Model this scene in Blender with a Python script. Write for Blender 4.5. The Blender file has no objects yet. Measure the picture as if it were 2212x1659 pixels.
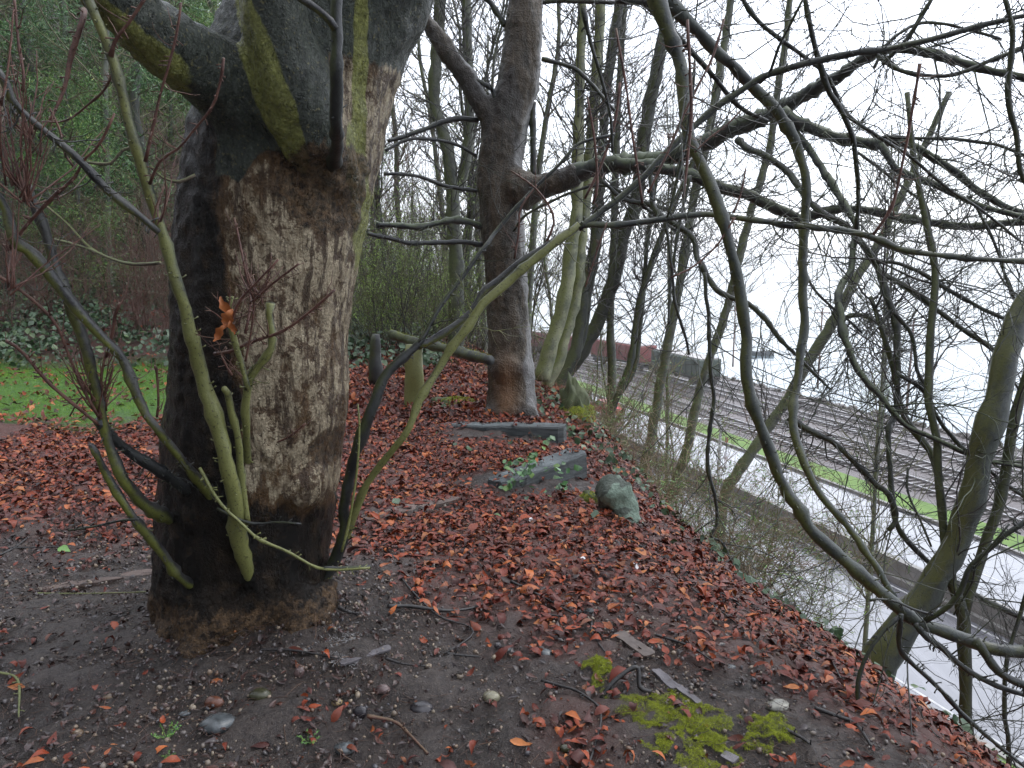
import bpy, math, random
import numpy as np
from mathutils import Vector
scn = bpy.context.scene
# ------------------------------------------------------------------ camera, sky, sun, exposure
PT = math.radians(9.3); F = 1720.0; H = 1.6
cam = bpy.data.cameras.new('camera'); cam.sensor_width = 36; cam.lens = 28.0
cam.clip_start = 0.05; cam.clip_end = 6000
co = bpy.data.objects.new('camera', cam); co.location = (0, 0, H)
co.rotation_euler = (math.pi/2 - PT, 0, 0); scn.collection.objects.link(co); scn.camera = co
SUN_EL, SUN_AZ = 52, 60            # the brighter part of the cloud is over the water, to the right
w = bpy.data.worlds.new('World'); scn.world = w; w.use_nodes = True
nt = w.node_tree; nt.nodes.clear()
sky = nt.nodes.new('ShaderNodeTexSky'); sky.sky_type = 'NISHITA'; sky.sun_disc = False
sky.sun_elevation = math.radians(SUN_EL); sky.sun_rotation = math.radians(SUN_AZ)
s1 = nt.nodes.new('ShaderNodeVectorMath'); s1.operation = 'SCALE'; s1.inputs[3].default_value = 0.25
s2 = nt.nodes.new('ShaderNodeVectorMath'); s2.operation = 'ADD'; s2.inputs[1].default_value = (9.6, 10.0, 10.9)   # even overcast
bg = nt.nodes.new('ShaderNodeBackground'); bg.inputs[1].default_value = 0.1
wo = nt.nodes.new('ShaderNodeOutputWorld')
# sky brighter over the water; dimmed behind and left in place of unbuilt forest
tcw = nt.nodes.new('ShaderNodeTexCoord'); dt = nt.nodes.new('ShaderNodeVectorMath'); dt.operation = 'DOT_PRODUCT'
dt.inputs[1].default_value = (.62, .52, .58); mr = nt.nodes.new('ShaderNodeMapRange'); mr.interpolation_type = 'SMOOTHSTEP'
mr.inputs['From Min'].default_value = -.55; mr.inputs['From Max'].default_value = .75; mr.inputs['To Min'].default_value = .06; mr.inputs['To Max'].default_value = 1.6
nt.links.new(tcw.outputs['Generated'], dt.inputs[0]); nt.links.new(dt.outputs['Value'], mr.inputs['Value'])
s3 = nt.nodes.new('ShaderNodeVectorMath'); s3.operation = 'SCALE'
nt.links.new(sky.outputs[0], s1.inputs[0]); nt.links.new(s1.outputs[0], s2.inputs[0])
nt.links.new(s2.outputs[0], s3.inputs[0]); nt.links.new(mr.outputs['Result'], s3.inputs[3]); nt.links.new(s3.outputs[0], bg.inputs[0]); nt.links.new(bg.outputs[0], wo.inputs[0])
sl = bpy.data.lights.new('sun', 'SUN'); sl.energy = 0.7; sl.angle = math.radians(25); sl.color = (1, .97, .92)
so = bpy.data.objects.new('sun', sl); scn.collection.objects.link(so)
az = math.radians(SUN_AZ); el = math.radians(SUN_EL)
sd = Vector((math.sin(az)*math.cos(el), math.cos(az)*math.cos(el), math.sin(el)))
so.rotation_euler = sd.to_track_quat('Z', 'Y').to_euler()
scn.view_settings.view_transform = 'Standard'; scn.view_settings.look = 'None'
scn.view_settings.exposure = 0.45; scn.view_settings.gamma = 1.0
scn.cycles.max_bounces = 8; scn.cycles.volume_bounces = 4; scn.cycles.transparent_max_bounces = 4

rng = np.random.default_rng(7); R_ = random.Random(3)
# ------------------------------------------------------------------ maths helpers
def Q(x, y, Y):
    """a point of the place: direction of sight (x, y) at Y metres into the scene"""
    u = (x-1106)/F; v = (y-829.5)/F
    ry = math.cos(PT) - v*math.sin(PT); rz = -math.sin(PT) - v*math.cos(PT)
    t = Y/ry
    return np.array([u*t, Y, H + rz*t])
def norm(a):
    return a/np.maximum(np.linalg.norm(a, axis=-1, keepdims=True), 1e-9)
def _h(i, j, k, s):
    n = (i*374761393 + j*668265263 + k*2147483647 + s*974634777) & 0xffffffff
    n = ((n ^ (n >> 13))*1274126177) & 0xffffffff
    return ((n ^ (n >> 16)) & 0xffff)/65535.0
def vnoise(p, s=0):
    p = np.asarray(p, float); f = np.floor(p); i = f.astype(np.int64); t = p-f; t = t*t*(3-2*t)
    o = 0
    for a in (0, 1):
        for b in (0, 1):
            for c in (0, 1):
                wt = (t[..., 0] if a else 1-t[..., 0])*(t[..., 1] if b else 1-t[..., 1])*(t[..., 2] if c else 1-t[..., 2])
                o = o + wt*_h(i[..., 0]+a, i[..., 1]+b, i[..., 2]+c, s)
    return o*2-1
def fbm(p, o=4, s=0):
    r = 0; a = 1; p = np.asarray(p, float)
    for k in range(o):
        r = r + a*vnoise(p, s+k); a *= .5; p = p*2.03
    return r
def sst(a, b, x):
    t = np.clip((x-a)/(b-a), 0, 1); return t*t*(3-2*t)
def catmull(P, n):
    P = np.asarray(P, float)
    if len(P) < 3:
        t = np.linspace(0, 1, n)[:, None]; return P[0]*(1-t)+P[-1]*t
    d = np.r_[0, np.cumsum(np.linalg.norm(np.diff(P[:, :3], axis=0), axis=1))]
    E = np.vstack([2*P[0]-P[1], P, 2*P[-1]-P[-2]])
    ts = np.linspace(0, d[-1]*(1-1e-9), n); o = []
    for t in ts:
        k = min(np.searchsorted(d, t, side='right')-1, len(P)-2)
        u = (t-d[k])/max(d[k+1]-d[k], 1e-9)
        a, b, c, e = E[k], E[k+1], E[k+2], E[k+3]
        o.append(.5*((2*b)+(-a+c)*u+(2*a-5*b+4*c-e)*u*u+(-a+3*b-3*c+e)*u**3))
    return np.array(o)
# ------------------------------------------------------------------ mesh builder
LOC = {}
class MB:
    def __init__(s): s.v = []; s.f = []; s.n = 0; s.mi = []
    def add(s, V, Fc, mi=0):
        V = np.asarray(V, float).reshape(-1, 3); Fc = np.asarray(Fc, int)
        s.v.append(V); s.f.append(Fc+s.n); s.n += len(V); s.mi.append(np.full(len(Fc), mi))
    def build(s, name, mats, parent=None, smooth=True, loc=None):
        me = bpy.data.meshes.new(name)
        V = np.vstack(s.v)
        base = LOC[parent.name] if parent else (np.array(loc, float) if loc is not None else np.zeros(3))
        V = V-base
        nf = sum(len(f) for f in s.f)
        me.vertices.add(len(V)); me.vertices.foreach_set('co', V.astype(np.float32).ravel())
        tot = np.concatenate([np.full(len(f), f.shape[1]) for f in s.f])
        idx = np.concatenate([f.ravel() for f in s.f])
        me.loops.add(len(idx)); me.loops.foreach_set('vertex_index', idx.astype(np.int32))
        me.polygons.add(nf)
        me.polygons.foreach_set('loop_start', np.r_[0, np.cumsum(tot)[:-1]].astype(np.int32))
        me.polygons.foreach_set('loop_total', tot.astype(np.int32))
        me.polygons.foreach_set('use_smooth', np.full(nf, smooth))
        mats = mats if isinstance(mats, (list, tuple)) else [mats]
        for m in mats: me.materials.append(m)
        if len(mats) > 1: me.polygons.foreach_set('material_index', np.concatenate(s.mi).astype(np.int32))
        me.update(); me.validate()
        o = bpy.data.objects.new(name, me); scn.collection.objects.link(o)
        if parent: o.parent = parent; LOC[o.name] = base
        else: o.location = base; LOC[o.name] = base
        return o
    def box(s, c, h, ax=None, mi=0, jit=0):
        """box with centre c, half sizes h, axes ax, chamfered"""
        c = np.array(c, float); ax = np.eye(3) if ax is None else np.asarray(ax, float)
        h = np.array(h, float); b = min(h)*.12
        V = []; 
        for sx in (-1, 1):
            for sy in (-1, 1):
                for sz in (-1, 1):
                    for k in range(3):
                        q = np.array([sx, sy, sz])*h; m = np.full(3, b); m[k] = 0
                        V.append(q-np.array([sx, sy, sz])*m)
        V = np.array(V)
        if jit: V = V+rng.normal(0, jit, V.shape)
        V = c+V@ax
        def I(sx, sy, sz, k): return ((sx*2+sy)*2+sz)*3+k
        q4 = []; q3 = []
        for sd_ in (0, 1):
            q4.append([I(sd_, a, b_, 0) for a, b_ in ((0, 0), (1, 0), (1, 1), (0, 1))])
            q4.append([I(a, sd_, b_, 1) for a, b_ in ((0, 0), (1, 0), (1, 1), (0, 1))])
            q4.append([I(a, b_, sd_, 2) for a, b_ in ((0, 0), (1, 0), (1, 1), (0, 1))])
        for a in (0, 1):
            for b_ in (0, 1):
                q4.append([I(0, a, b_, 1), I(1, a, b_, 1), I(1, a, b_, 2), I(0, a, b_, 2)])
                q4.append([I(a, 0, b_, 0), I(a, 1, b_, 0), I(a, 1, b_, 2), I(a, 0, b_, 2)])
                q4.append([I(a, b_, 0, 0), I(a, b_, 1, 0), I(a, b_, 1, 1), I(a, b_, 0, 1)])
                for e in (0, 1): q3.append([I(a, b_, e, k) for k in range(3)])
        n0 = s.n
        s.add(V, q4, mi); s.v.append(np.zeros((0, 3))); s.f.append(np.array(q3)+n0); s.mi.append(np.full(len(q3), mi))
    def tubes(s, P, Rr, sides=6, ref=None, mi=0, cap=True, rough=0, rs=0):
        P = np.asarray(P, float); Rr = np.asarray(Rr, float)
        if P.ndim == 2: P = P[None]; Rr = Rr[None]
        N, S, _ = P.shape
        T = np.empty_like(P); T[:, 1:-1] = P[:, 2:]-P[:, :-2]; T[:, 0] = P[:, 1]-P[:, 0]; T[:, -1] = P[:, -1]-P[:, -2]
        T = norm(T)
        if ref is None:
            m = norm(T.mean(1)); ref = np.cross(m, rng.normal(size=(N, 3)))
        ref = np.broadcast_to(np.asarray(ref, float), (N, 3))[:, None, :]
        A = norm(np.cross(T, np.broadcast_to(ref, T.shape))); B = np.cross(T, A)
        th = np.arange(sides)*2*math.pi/sides
        ring = A[:, :, None, :]*np.cos(th)[None, None, :, None]+B[:, :, None, :]*np.sin(th)[None, None, :, None]
        RR = np.broadcast_to(Rr[:, :, None], ring.shape[:3])
        V = P[:, :, None, :]+ring*RR[..., None]
        if rough:
            nz = fbm(V*rs, 3, 11); V = V+ring*(RR*rough*nz)[..., None]
        n = N*S*sides
        idx = np.arange(n).reshape(N, S, sides)
        a = idx[:, :-1, :]; b = np.roll(a, -1, 2); d = idx[:, 1:, :]; c = np.roll(d, -1, 2)
        Fq = np.stack([a, b, c, d], -1).reshape(-1, 4)
        n0 = s.n; s.add(V.reshape(-1, 3), Fq, mi)
        if cap:
            for e, fl in ((0, 1), (S-1, 0)):
                loop = idx[:, e, :]
                if fl: loop = loop[:, ::-1]
                s.v.append(np.zeros((0, 3))); s.f.append(loop.reshape(-1, sides)+n0); s.mi.append(np.full(N, mi))
def tag(o, label=None, cat=None, group=None, kind=None):
    if label: o['label'] = label
    if cat: o['category'] = cat
    if group: o['group'] = group
    if kind: o['kind'] = kind
    return o
def thing(name, loc, label, cat, group=None):
    o = bpy.data.objects.new(name, None); o.location = loc; o.empty_display_size = .1
    scn.collection.objects.link(o); LOC[o.name] = np.array(loc, float)
    return tag(o, label, cat, group)
def dup(root, loc, rotz, scale=1, label=None):
    r = root.copy(); scn.collection.objects.link(r); r.location = loc; r.rotation_euler = (0, 0, rotz); r.scale = (scale,)*3
    if label: r['label'] = label
    for ch in list(root.children):
        c = ch.copy(); scn.collection.objects.link(c); c.parent = r
        for g in ch.children:
            d = g.copy(); scn.collection.objects.link(d); d.parent = c
    return r
# ------------------------------------------------------------------ materials
class M_:
    def __init__(s, name, rough=.5, spec=.5):
        s.m = bpy.data.materials.new(name); s.m.use_nodes = True; s.t = s.m.node_tree
        s.b = s.t.nodes['Principled BSDF']; s.b.inputs['Roughness'].default_value = rough
        s.b.inputs['Specular IOR Level'].default_value = spec
        s.tc = s.t.nodes.new('ShaderNodeTexCoord')
    def nd(s, ty, **k):
        n = s.t.nodes.new(ty)
        for a, b in k.items(): setattr(n, a, b)
        return n
    def lk(s, a, b): s.t.links.new(a, b)
    def map(s, sc):
        n = s.nd('ShaderNodeMapping'); n.inputs['Scale'].default_value = sc; s.lk(s.tc.outputs['Object'], n.inputs[0]); return n.outputs[0]
    def noise(s, sc, det=5, ro=.55, st=(1, 1, 1), dis=0):
        n = s.nd('ShaderNodeTexNoise'); n.inputs['Scale'].default_value = sc; n.inputs['Detail'].default_value = det
        n.inputs['Roughness'].default_value = ro; n.inputs['Distortion'].default_value = dis
        s.lk(s.map(st), n.inputs['Vector']); return n.outputs['Fac']
    def vor(s, sc, feat='F1', st=(1, 1, 1)):
        n = s.nd('ShaderNodeTexVoronoi'); n.feature = feat; n.inputs['Scale'].default_value = sc
        s.lk(s.map(st), n.inputs['Vector']); return n
    def ramp(s, fac, pts, interp='LINEAR'):
        n = s.nd('ShaderNodeValToRGB'); n.color_ramp.interpolation = interp
        e = n.color_ramp.elements
        while len(e) < len(pts): e.new(.5)
        for k, (p, c) in enumerate(pts):
            e[k].position = p; e[k].color = (c if hasattr(c, '__len__') else (c, c, c))[:3]+(1,) if hasattr(c, '__len__') else (c, c, c, 1)
        s.lk(fac, n.inputs[0]); return n.outputs[0]
    def mix(s, f, a, b, mode='MIX'):
        n = s.nd('ShaderNodeMix'); n.data_type = 'RGBA'; n.blend_type = mode
        for k, v in ((0, f), (6, a), (7, b)):
            if hasattr(v, 'links'): s.lk(v, n.inputs[k])
            else: n.inputs[k].default_value = v if k == 0 else tuple(v)+(1,)
        return n.outputs[2]
    def math(s, op, a, b=0, c=None):
        n = s.nd('ShaderNodeMath'); n.operation = op; n.use_clamp = False
        for k, v in ((0, a), (1, b), (2, c)):
            if v is None: continue
            if hasattr(v, 'links'): s.lk(v, n.inputs[k])
            else: n.inputs[k].default_value = v
        return n.outputs[0]
    def attr(s, nm):
        n = s.nd('ShaderNodeAttribute'); n.attribute_name = nm; return n.outputs['Fac']
    def col(s, c):
        if hasattr(c, 'links'): s.lk(c, s.b.inputs['Base Color'])
        else: s.b.inputs['Base Color'].default_value = tuple(c)+(1,)
        return s
    def rough(s, c): s.lk(c, s.b.inputs['Roughness']); return s
    def bump(s, h, st=.5, d=.01):
        n = s.nd('ShaderNodeBump'); n.inputs['Strength'].default_value = st; n.inputs['Distance'].default_value = d
        s.lk(h, n.inputs['Height']); s.lk(n.outputs[0], s.b.inputs['Normal']); return s
    def normal(s, ax):
        g = s.nd('ShaderNodeNewGeometry'); d = s.nd('ShaderNodeVectorMath'); d.operation = 'DOT_PRODUCT'
        s.lk(g.outputs['Normal'], d.inputs[0]); d.inputs[1].default_value = ax; return d.outputs['Value']
    def island(s):
        return s.nd('ShaderNodeNewGeometry').outputs['Random Per Island']
def bark(name, dark, mid, algae, amt=.5, side=(-.7, -.5, .2), sc=1, rough=.42, bmp=.5, zk=0):
    """smooth wet bark: dark and mid tones in patches, algae growing on one side of the limb"""
    m = M_(name, rough)
    n1 = m.noise(9*sc, 6, .6); n2 = m.noise(38*sc, 4, .6)
    c = m.mix(m.ramp(n1, [(.38, 0.), (.62, 1.)]), dark, mid)
    c = m.mix(m.ramp(n2, [(.55, 0.), (.75, .4)]), c, tuple(min(1, x*1.6+.01) for x in mid))
    a = m.math('ADD', m.math('MULTIPLY', m.normal(side), .34), m.noise(6*sc, 7, .72))
    if zk:                                           # algae thin out with height
        sp = m.nd('ShaderNodeSeparateXYZ'); m.lk(m.tc.outputs['Object'], sp.inputs[0])
        a = m.math('ADD', a, m.math('MULTIPLY', m.math('SUBTRACT', zk, sp.outputs[2]), .16))
    a = m.math('ADD', a, amt-.5)
    c = m.mix(m.ramp(a, [(.48, 0.), (.70, .9)]), c, m.mix(m.noise(60*sc, 5, .7), tuple(x*.4 for x in algae), algae))
    c = m.mix(m.ramp(m.noise(110*sc, 3, .6), [(.34, .8), (.40, 0.)]), c, (.014, .012, .01))
    m.col(c); m.rough(m.ramp(n1, [(.3, rough*.7), (.8, min(1, rough*1.5))]))
    m.bump(m.math('ADD', n2, m.noise(120*sc, 3, .6)), bmp, .004)
    return m.m
B_DARK = bark('bark_dark', (.010, .011, .012), (.030, .033, .032), (.075, .09, .03), .36)
B_STICK = bark('bark_stick', (.010, .009, .009), (.03, .026, .026), (.03, .026, .026), .2)
B_LIMB = bark('bark_limb', (.014, .017, .017), (.050, .055, .048), (.10, .13, .05), .42, (0, -.3, 1))
B_HANG = bark('bark_hang', (.016, .02, .02), (.055, .065, .055), (.14, .15, .04), .44, (-.9, -.2, .1))
B_SHOOT = bark('bark_shoot', (.03, .034, .028), (.10, .11, .07), (.26, .27, .085), .55, (.1, -.8, .1), zk=1.15)
B_SHOOTG = bark('bark_shoot_grey', (.016, .016, .018), (.06, .06, .055), (.20, .22, .045), .46, (-.2, -.3, -.9), zk=1.2)
B_PALE = bark('bark_pale', (.10, .11, .07), (.27, .28, .17), (.24, .27, .08), .5, (-1, -.2, 0), .5, .6)
B_BG = bark('bark_grey', (.05, .055, .045), (.14, .15, .115), (.16, .19, .07), .5, (-1, -.3, 0), .5, .6)
B_BGD = bark('bark_dark_trunk', (.018, .021, .018), (.055, .06, .045), (.11, .13, .04), .5, (-1, -.3, 0), .5, .6)
B_RED = bark('bark_red', (.07, .028, .022), (.16, .075, .055), (.2, .13, .07), .35, (0, 0, 1), 3)
B_TWIG = bark('bark_twig', (.018, .015, .016), (.05, .042, .04), (.06, .06, .035), .42, (0, 0, 1), 3)
B_YOUNG = bark('bark_young', (.08, .065, .045), (.2, .165, .12), (.2, .23, .08), .5, (0, 0, 1), 1, .7)
def leafmat(name, cols, rough=.4, tr=.0):
    m = M_(name, rough); n = len(cols)
    c = m.ramp(m.island(), [(k/max(n-1, 1), q) for k, q in enumerate(cols)])
    c = m.mix(m.ramp(m.noise(60, 3), [(.35, 0.), (.7, .5)]), c, m.mix(.5, c, (.05, .02, .015)))
    m.col(c); m.bump(m.noise(90, 3), .5, .003)
    if tr: m.b.inputs['Transmission Weight'].default_value = 0
    return m.m
M_LEAF = leafmat('dead_leaf', [(.05, .012, .010), (.16, .025, .012), (.32, .06, .018), (.10, .022, .016), (.46, .13, .035), (.03, .010, .010), (.20, .035, .014), (.10, .045, .04), (.07, .02, .018), (.32, .065, .02), (.02, .009, .009), (.18, .03, .014), (.06, .018, .016), (.48, .17, .05)], .40)
M_LEAF.node_tree.nodes['Principled BSDF'].inputs['Specular IOR Level'].default_value = .28
M_GREEN = leafmat('green_leaf', [(.045, .13, .025), (.09, .24, .035), (.15, .33, .05), (.055, .15, .045), (.30, .38, .06)], .4)
M_CREEP = leafmat('creeping_ivy', [(.015, .045, .015), (.03, .08, .025), (.05, .11, .05), (.02, .06, .02), (.09, .15, .05)], .35)
M_IVY = leafmat('ivy_leaf', [(.03, .10, .03), (.06, .18, .05), (.10, .24, .08), (.04, .12, .04), (.18, .32, .07)], .3)
M_YL = leafmat('young_leaf', [(.20, .34, .04), (.30, .46, .07), (.16, .28, .04), (.38, .52, .12)], .5)
M_LAWN = leafmat('lawn_blade', [(.14, .30, .02), (.21, .38, .035), (.16, .33, .03), (.28, .42, .06)], .5)
M_MOSS = leafmat('moss', [(.11, .14, .008), (.27, .32, .014), (.40, .45, .025), (.18, .22, .010)], .8)
M_DRY = leafmat('dry_stem', [(.22, .14, .09), (.32, .23, .14), (.16, .09, .06), (.12, .14, .05), (.26, .17, .11)], .6)
M_PEB = leafmat('pebble', [(.06, .055, .055), (.12, .11, .11), (.22, .18, .13), (.09, .06, .05), (.05, .055, .065), (.30, .24, .17), (.15, .09, .06), (.08, .08, .085)], .28)
def m_soil():
    m = M_('soil', .5)
    a = m.noise(3.5, 8, .65); b = m.noise(45, 6, .7); c = m.noise(180, 3, .6)
    k = m.ramp(a, [(.3, (.008, .0055, .005)), (.5, (.024, .016, .0145)), (.7, (.050, .037, .033))])
    k = m.mix(m.ramp(b, [(.4, 0.), (.75, .7)]), k, (.10, .08, .065))
    k = m.mix(m.ramp(c, [(.62, 0.), (.7, .6)]), k, (.2, .17, .14))
    k = m.mix(m.ramp(b, [(.25, .9), (.42, 0.)]), k, (.010, .008, .007))
    # where the turf and the far verge grow, and where leaf mould covers the earth
    k = m.mix(m.attr('mould'), k, m.mix(m.noise(25, 5), (.05, .018, .014), (.13, .04, .025)))
    k = m.mix(m.attr('turf'), k, m.mix(m.noise(8, 5), (.03, .09, .012), (.07, .18, .02)))
    k = m.mix(m.attr('flat'), k, m.mix(m.noise(2.2, 7), (.07, .055, .05), (.15, .125, .12)))
    m.col(k); m.rough(m.ramp(a, [(.35, .28), (.7, .65)]))
    m.bump(m.math('ADD', b, m.math('MULTIPLY', c, .5)), .9, .012)
    return m.m
M_SOIL = m_soil()
def simple(name, c1, c2, sc=6, rough=.5, bmp=.3, st=(1, 1, 1), met=0, d=.005, coat=0):
    m = M_(name, rough); n = m.noise(sc, 6, .6, st)
    m.col(m.mix(m.ramp(n, [(.3, 0.), (.7, 1.)]), c1, c2)); m.bump(m.noise(sc*8, 4, .6, st), bmp, d)
    m.b.inputs['Metallic'].default_value = met
    if coat: m.b.inputs['Coat Weight'].default_value = coat; m.b.inputs['Coat Roughness'].default_value = .12
    return m.m
# ------------------------------------------------------------------ growth helpers
UP = np.array([0, 0, 1.])
def grow(mb, O, D, L, Rr, lv=2, nch=4, wob=.22, up=.06, sides=4, segs=6, ang=.8, lk=.5, mi=0, tipk=.35, flat=0):
    """curved, tapering twigs from origins O; each twig carries smaller ones"""
    N = len(O)
    if N == 0: return
    P = np.empty((N, segs+1, 3)); P[:, 0] = O; d = norm(D); Ds = [d]
    for k in range(segs):
        d = norm(d + rng.normal(0, wob, (N, 3)) + UP*up); P[:, k+1] = P[:, k]+d*(L/segs)[:, None]; Ds.append(d)
    t = np.linspace(0, 1, segs+1); RR = Rr[:, None]*(1-(1-tipk)*t)[None]
    mb.tubes(P, RR, sides, mi=mi, cap=sides > 3)
    if lv > 1:
        m = N*nch; src = np.repeat(np.arange(N), nch)
        kk = rng.integers(1, segs+1, m); fr = rng.random(m)
        o = P[src, kk-1]*(1-fr[:, None])+P[src, kk]*fr[:, None]
        dd = np.stack(Ds, 1)[src, np.minimum(kk, segs)]
        pr = norm(np.cross(dd, rng.normal(size=(m, 3))))
        if flat: pr[:, 1] *= (1-flat)
        a = ang*(.6+.7*rng.random(m))
        nd = norm(dd*np.cos(a)[:, None]+pr*np.sin(a)[:, None])
        ln = L[src]*lk*(.4+.9*rng.random(m))*(1.15-.5*kk/segs)
        grow(mb, o, nd, ln, np.maximum(Rr[src]*.55, .0009), lv-1, max(2, nch-1), wob, up, max(3, sides-1), max(3, segs-1), ang, lk, mi, tipk, flat)
def spurs(mb, P, RR, n, L=.02, mi=0):
    k = rng.integers(0, len(P)-1, n); f = rng.random(n)[:, None]
    O = P[k]*(1-f)+P[k+1]*f; T = norm(P[k+1]-P[k]); pr = norm(np.cross(T, rng.normal(size=(n, 3))))
    l = L*(.3+rng.random(n)); D = norm(pr+T*.5)
    r = np.minimum(RR[k]*.5, .003)
    Pp = np.stack([O, O+pr*RR[k][:, None]+D*l[:, None]*.5, O+pr*RR[k][:, None]+D*l[:, None]], 1)
    mb.tubes(Pp, np.stack([r, r*.7, r*1.1], 1), 4)
def parse(s):
    return [tuple(float(q) for q in a.split(',')) for a in s.split()]
def limb(parent, name, s, Y, rad, mat, tw=0, twl=.35, lv=2, side=10, sp=60, up=.05, wob=.2, ang=.9, twr=.0026, mb=None, flat=.35, nch=4, f0=.1, rough=.16, tmat=None):
    """one limb: its line through the place, its distance Y along it, its radius along it (in sight units)"""
    pts = parse(s) if isinstance(s, str) else s
    n = len(pts); tt = np.linspace(0, 1, n)
    Ys = np.interp(tt, np.linspace(0, 1, len(Y)), Y); rr = np.interp(tt, np.linspace(0, 1, len(rad)), rad)
    W = np.array([np.r_[Q(x, y, Yk), r*Yk/F] for (x, y), Yk, r in zip(pts, Ys, rr)])
    if pts[-1][0] > 2212:                                # the limb tapers off to a tip some way beyond
        dw = norm(W[-1, :3]-W[-2, :3]); e1 = W[-1, :3]+dw*.35; e2 = e1+norm(dw+UP*.35)*.4
        W = np.vstack([W, np.r_[e1, W[-1, 3]*.55], np.r_[e2, W[-1, 3]*.15]])
    ln = np.linalg.norm(np.diff(W[:, :3], axis=0), axis=1).sum()
    ns = int(max(10, min(180, ln/.035)))
    C = catmull(W, ns); P = C[:, :3].copy(); RR = np.maximum(C[:, 3]*(.86 if name in ('branch', 'limb') else .9), .001)
    q = np.arange(ns)*ln/ns; sd_ = rng.random()*99
    P += np.stack([fbm(np.stack([q*3.2, q*0+sd_, q*0+k], 1), 4) for k in range(3)], 1)*np.minimum(RR*.75, .014)[:, None]
    kn = 1+.13*fbm(np.stack([q*14, q*0+sd_, q*0], 1), 2)+.30*(rng.random(ns) < .09)
    own = mb is None
    if own: mb = MB()
    mb.tubes(P, RR*kn, side, ref=(.12, 1, .1), rough=rough, rs=35)
    if sp: spurs(mb, P, RR, int(sp*ln))
    if tw:
        m = int(tw*ln*2.4)+1; k = rng.integers(int(ns*f0), ns-1, m); T = norm(P[np.minimum(k+1, ns-1)]-P[k])
        pr = norm(np.cross(T, rng.normal(size=(m, 3)))); pr[:, 1] *= (1-flat)
        D = norm(T*.5+pr*ang); L = twl*(.35+rng.random(m)); r = np.minimum(RR[k]*.5, twr*(.7+.6*rng.random(m)))
        grow(mb, P[k], D, L, r, lv, nch, wob, up, 4, 7, .75, .55, mi=1 if tmat else 0)
        if name in ('branch', 'limb') and tw > 1.5:          # long whippy twigs that cross and droop
            m = int(tw*ln*.45)+1; k = rng.integers(int(ns*f0), ns-1, m); T = norm(P[k+1]-P[k]); pr = norm(rng.normal(size=(m, 3))*np.array([1, .5, .7]))
            grow(mb, P[k], norm(T*.5+pr), twl*2.3*(.4+.8*rng.random(m)), np.minimum(RR[k]*.6, twr*1.25), 2, 7, .13, .0, 5, 11, .7, .42)
    if own: return mb.build(name, [mat, tmat] if tmat else mat, parent)
    return P, RR
# ------------------------------------------------------------------ the lie of the land
HD = math.radians(20); NV = np.array([math.cos(HD), math.sin(HD)]); TV = np.array([-math.sin(HD), math.cos(HD)])
PC, A0, RC = -20.0, 80.0, 60.0
CC = PC*NV + A0*TV
def pa2w(p, a):
    """p metres across the bluff and railway, a metres along them (they curve to the left far off)"""
    p = np.asarray(p, float); a = np.asarray(a, float)
    ph = np.maximum(a-A0, 0)/RC
    x0 = p*NV[0]+np.minimum(a, A0)*TV[0]; y0 = p*NV[1]+np.minimum(a, A0)*TV[1]
    c, s = np.cos(ph), np.sin(ph)
    x1 = CC[0]+(p-PC)*(c*NV[0]+s*TV[0]); y1 = CC[1]+(p-PC)*(c*NV[1]+s*TV[1])
    return np.where(a > A0, x1, x0), np.where(a > A0, y1, y0)
def w2p(x, y):
    a = x*TV[0]+y*TV[1]; p = x*NV[0]+y*NV[1]
    q = PC+np.hypot(x-CC[0], y-CC[1])
    return np.where(a > A0, q, p), a
ZR = -13.4; ZW = -15.2
def zfun(x, y):
    x = np.asarray(x, float); y = np.asarray(y, float)
    p, a = w2p(x, y)
    ze = np.interp(a, [0, 2.1, 3.7, 4.8, 6.9, 9, 60], [.55, .5, .4, .3, .14, .1, .1])
    s = p-(np.interp(a, [0, 2, 4, 5.5, 7.5, 9.5, 14], [2.9, 2.9, 2.85, 3.0, 3.5, 3.95, 4.2])-1.3)
    s1 = np.clip(s, 0, 1.3); z = -ze*(s1/1.3)**2
    s2 = np.maximum(s-1.3, 0); sl = 2*ze/1.3
    z = z-np.where(s2 < .5, sl*s2+(1.3-sl)*s2**2, sl*.5+(1.3-sl)*.25+(2*(1.3-sl)*.5+sl)*(s2-.5)*.92)
    # forest bank to the left and behind
    bk = sst(-.16, -.42, x/(np.maximum(y, 1)+1.5)); z = z+bk*(.16*np.maximum(y-11.2, 0)+.35*np.maximum(y-16, 0)*np.exp(-np.maximum(y-40, 0)/30)) 
    z = z+.10*np.maximum(y-13, 0)*sst(1.7, -1, p)*(y < 60)+4.7*sst(1.7, -1, p)*(y >= 60)
    z = np.minimum(z, 14)
    z = z+.05*fbm(np.stack([x*.6, y*.6, x*0], -1), 3, 5)*sst(20, 12, p)
    z = z+.13*np.exp(-((x+1.05)**2+(y-3.2)**2)/.42)          # earth heaped round the chestnut
    z = np.maximum(z, ZR)
    sh = sst(56.5, 61, p); z = np.where(p > 40, z*(1-sh)+(ZW-3)*sh, z)
    return z
def ax1(lo, hi, step, far0, far1, g=1.16):
    a = list(np.arange(lo, hi, step)); s = step; v = a[-1]; R = []
    while v < far1: s *= g; v += s; R.append(v)
    s = step; v = lo; Lf = []
    while v > far0: s *= g; v -= s; Lf.append(v)
    return np.array(Lf[::-1]+a+R)
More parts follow.
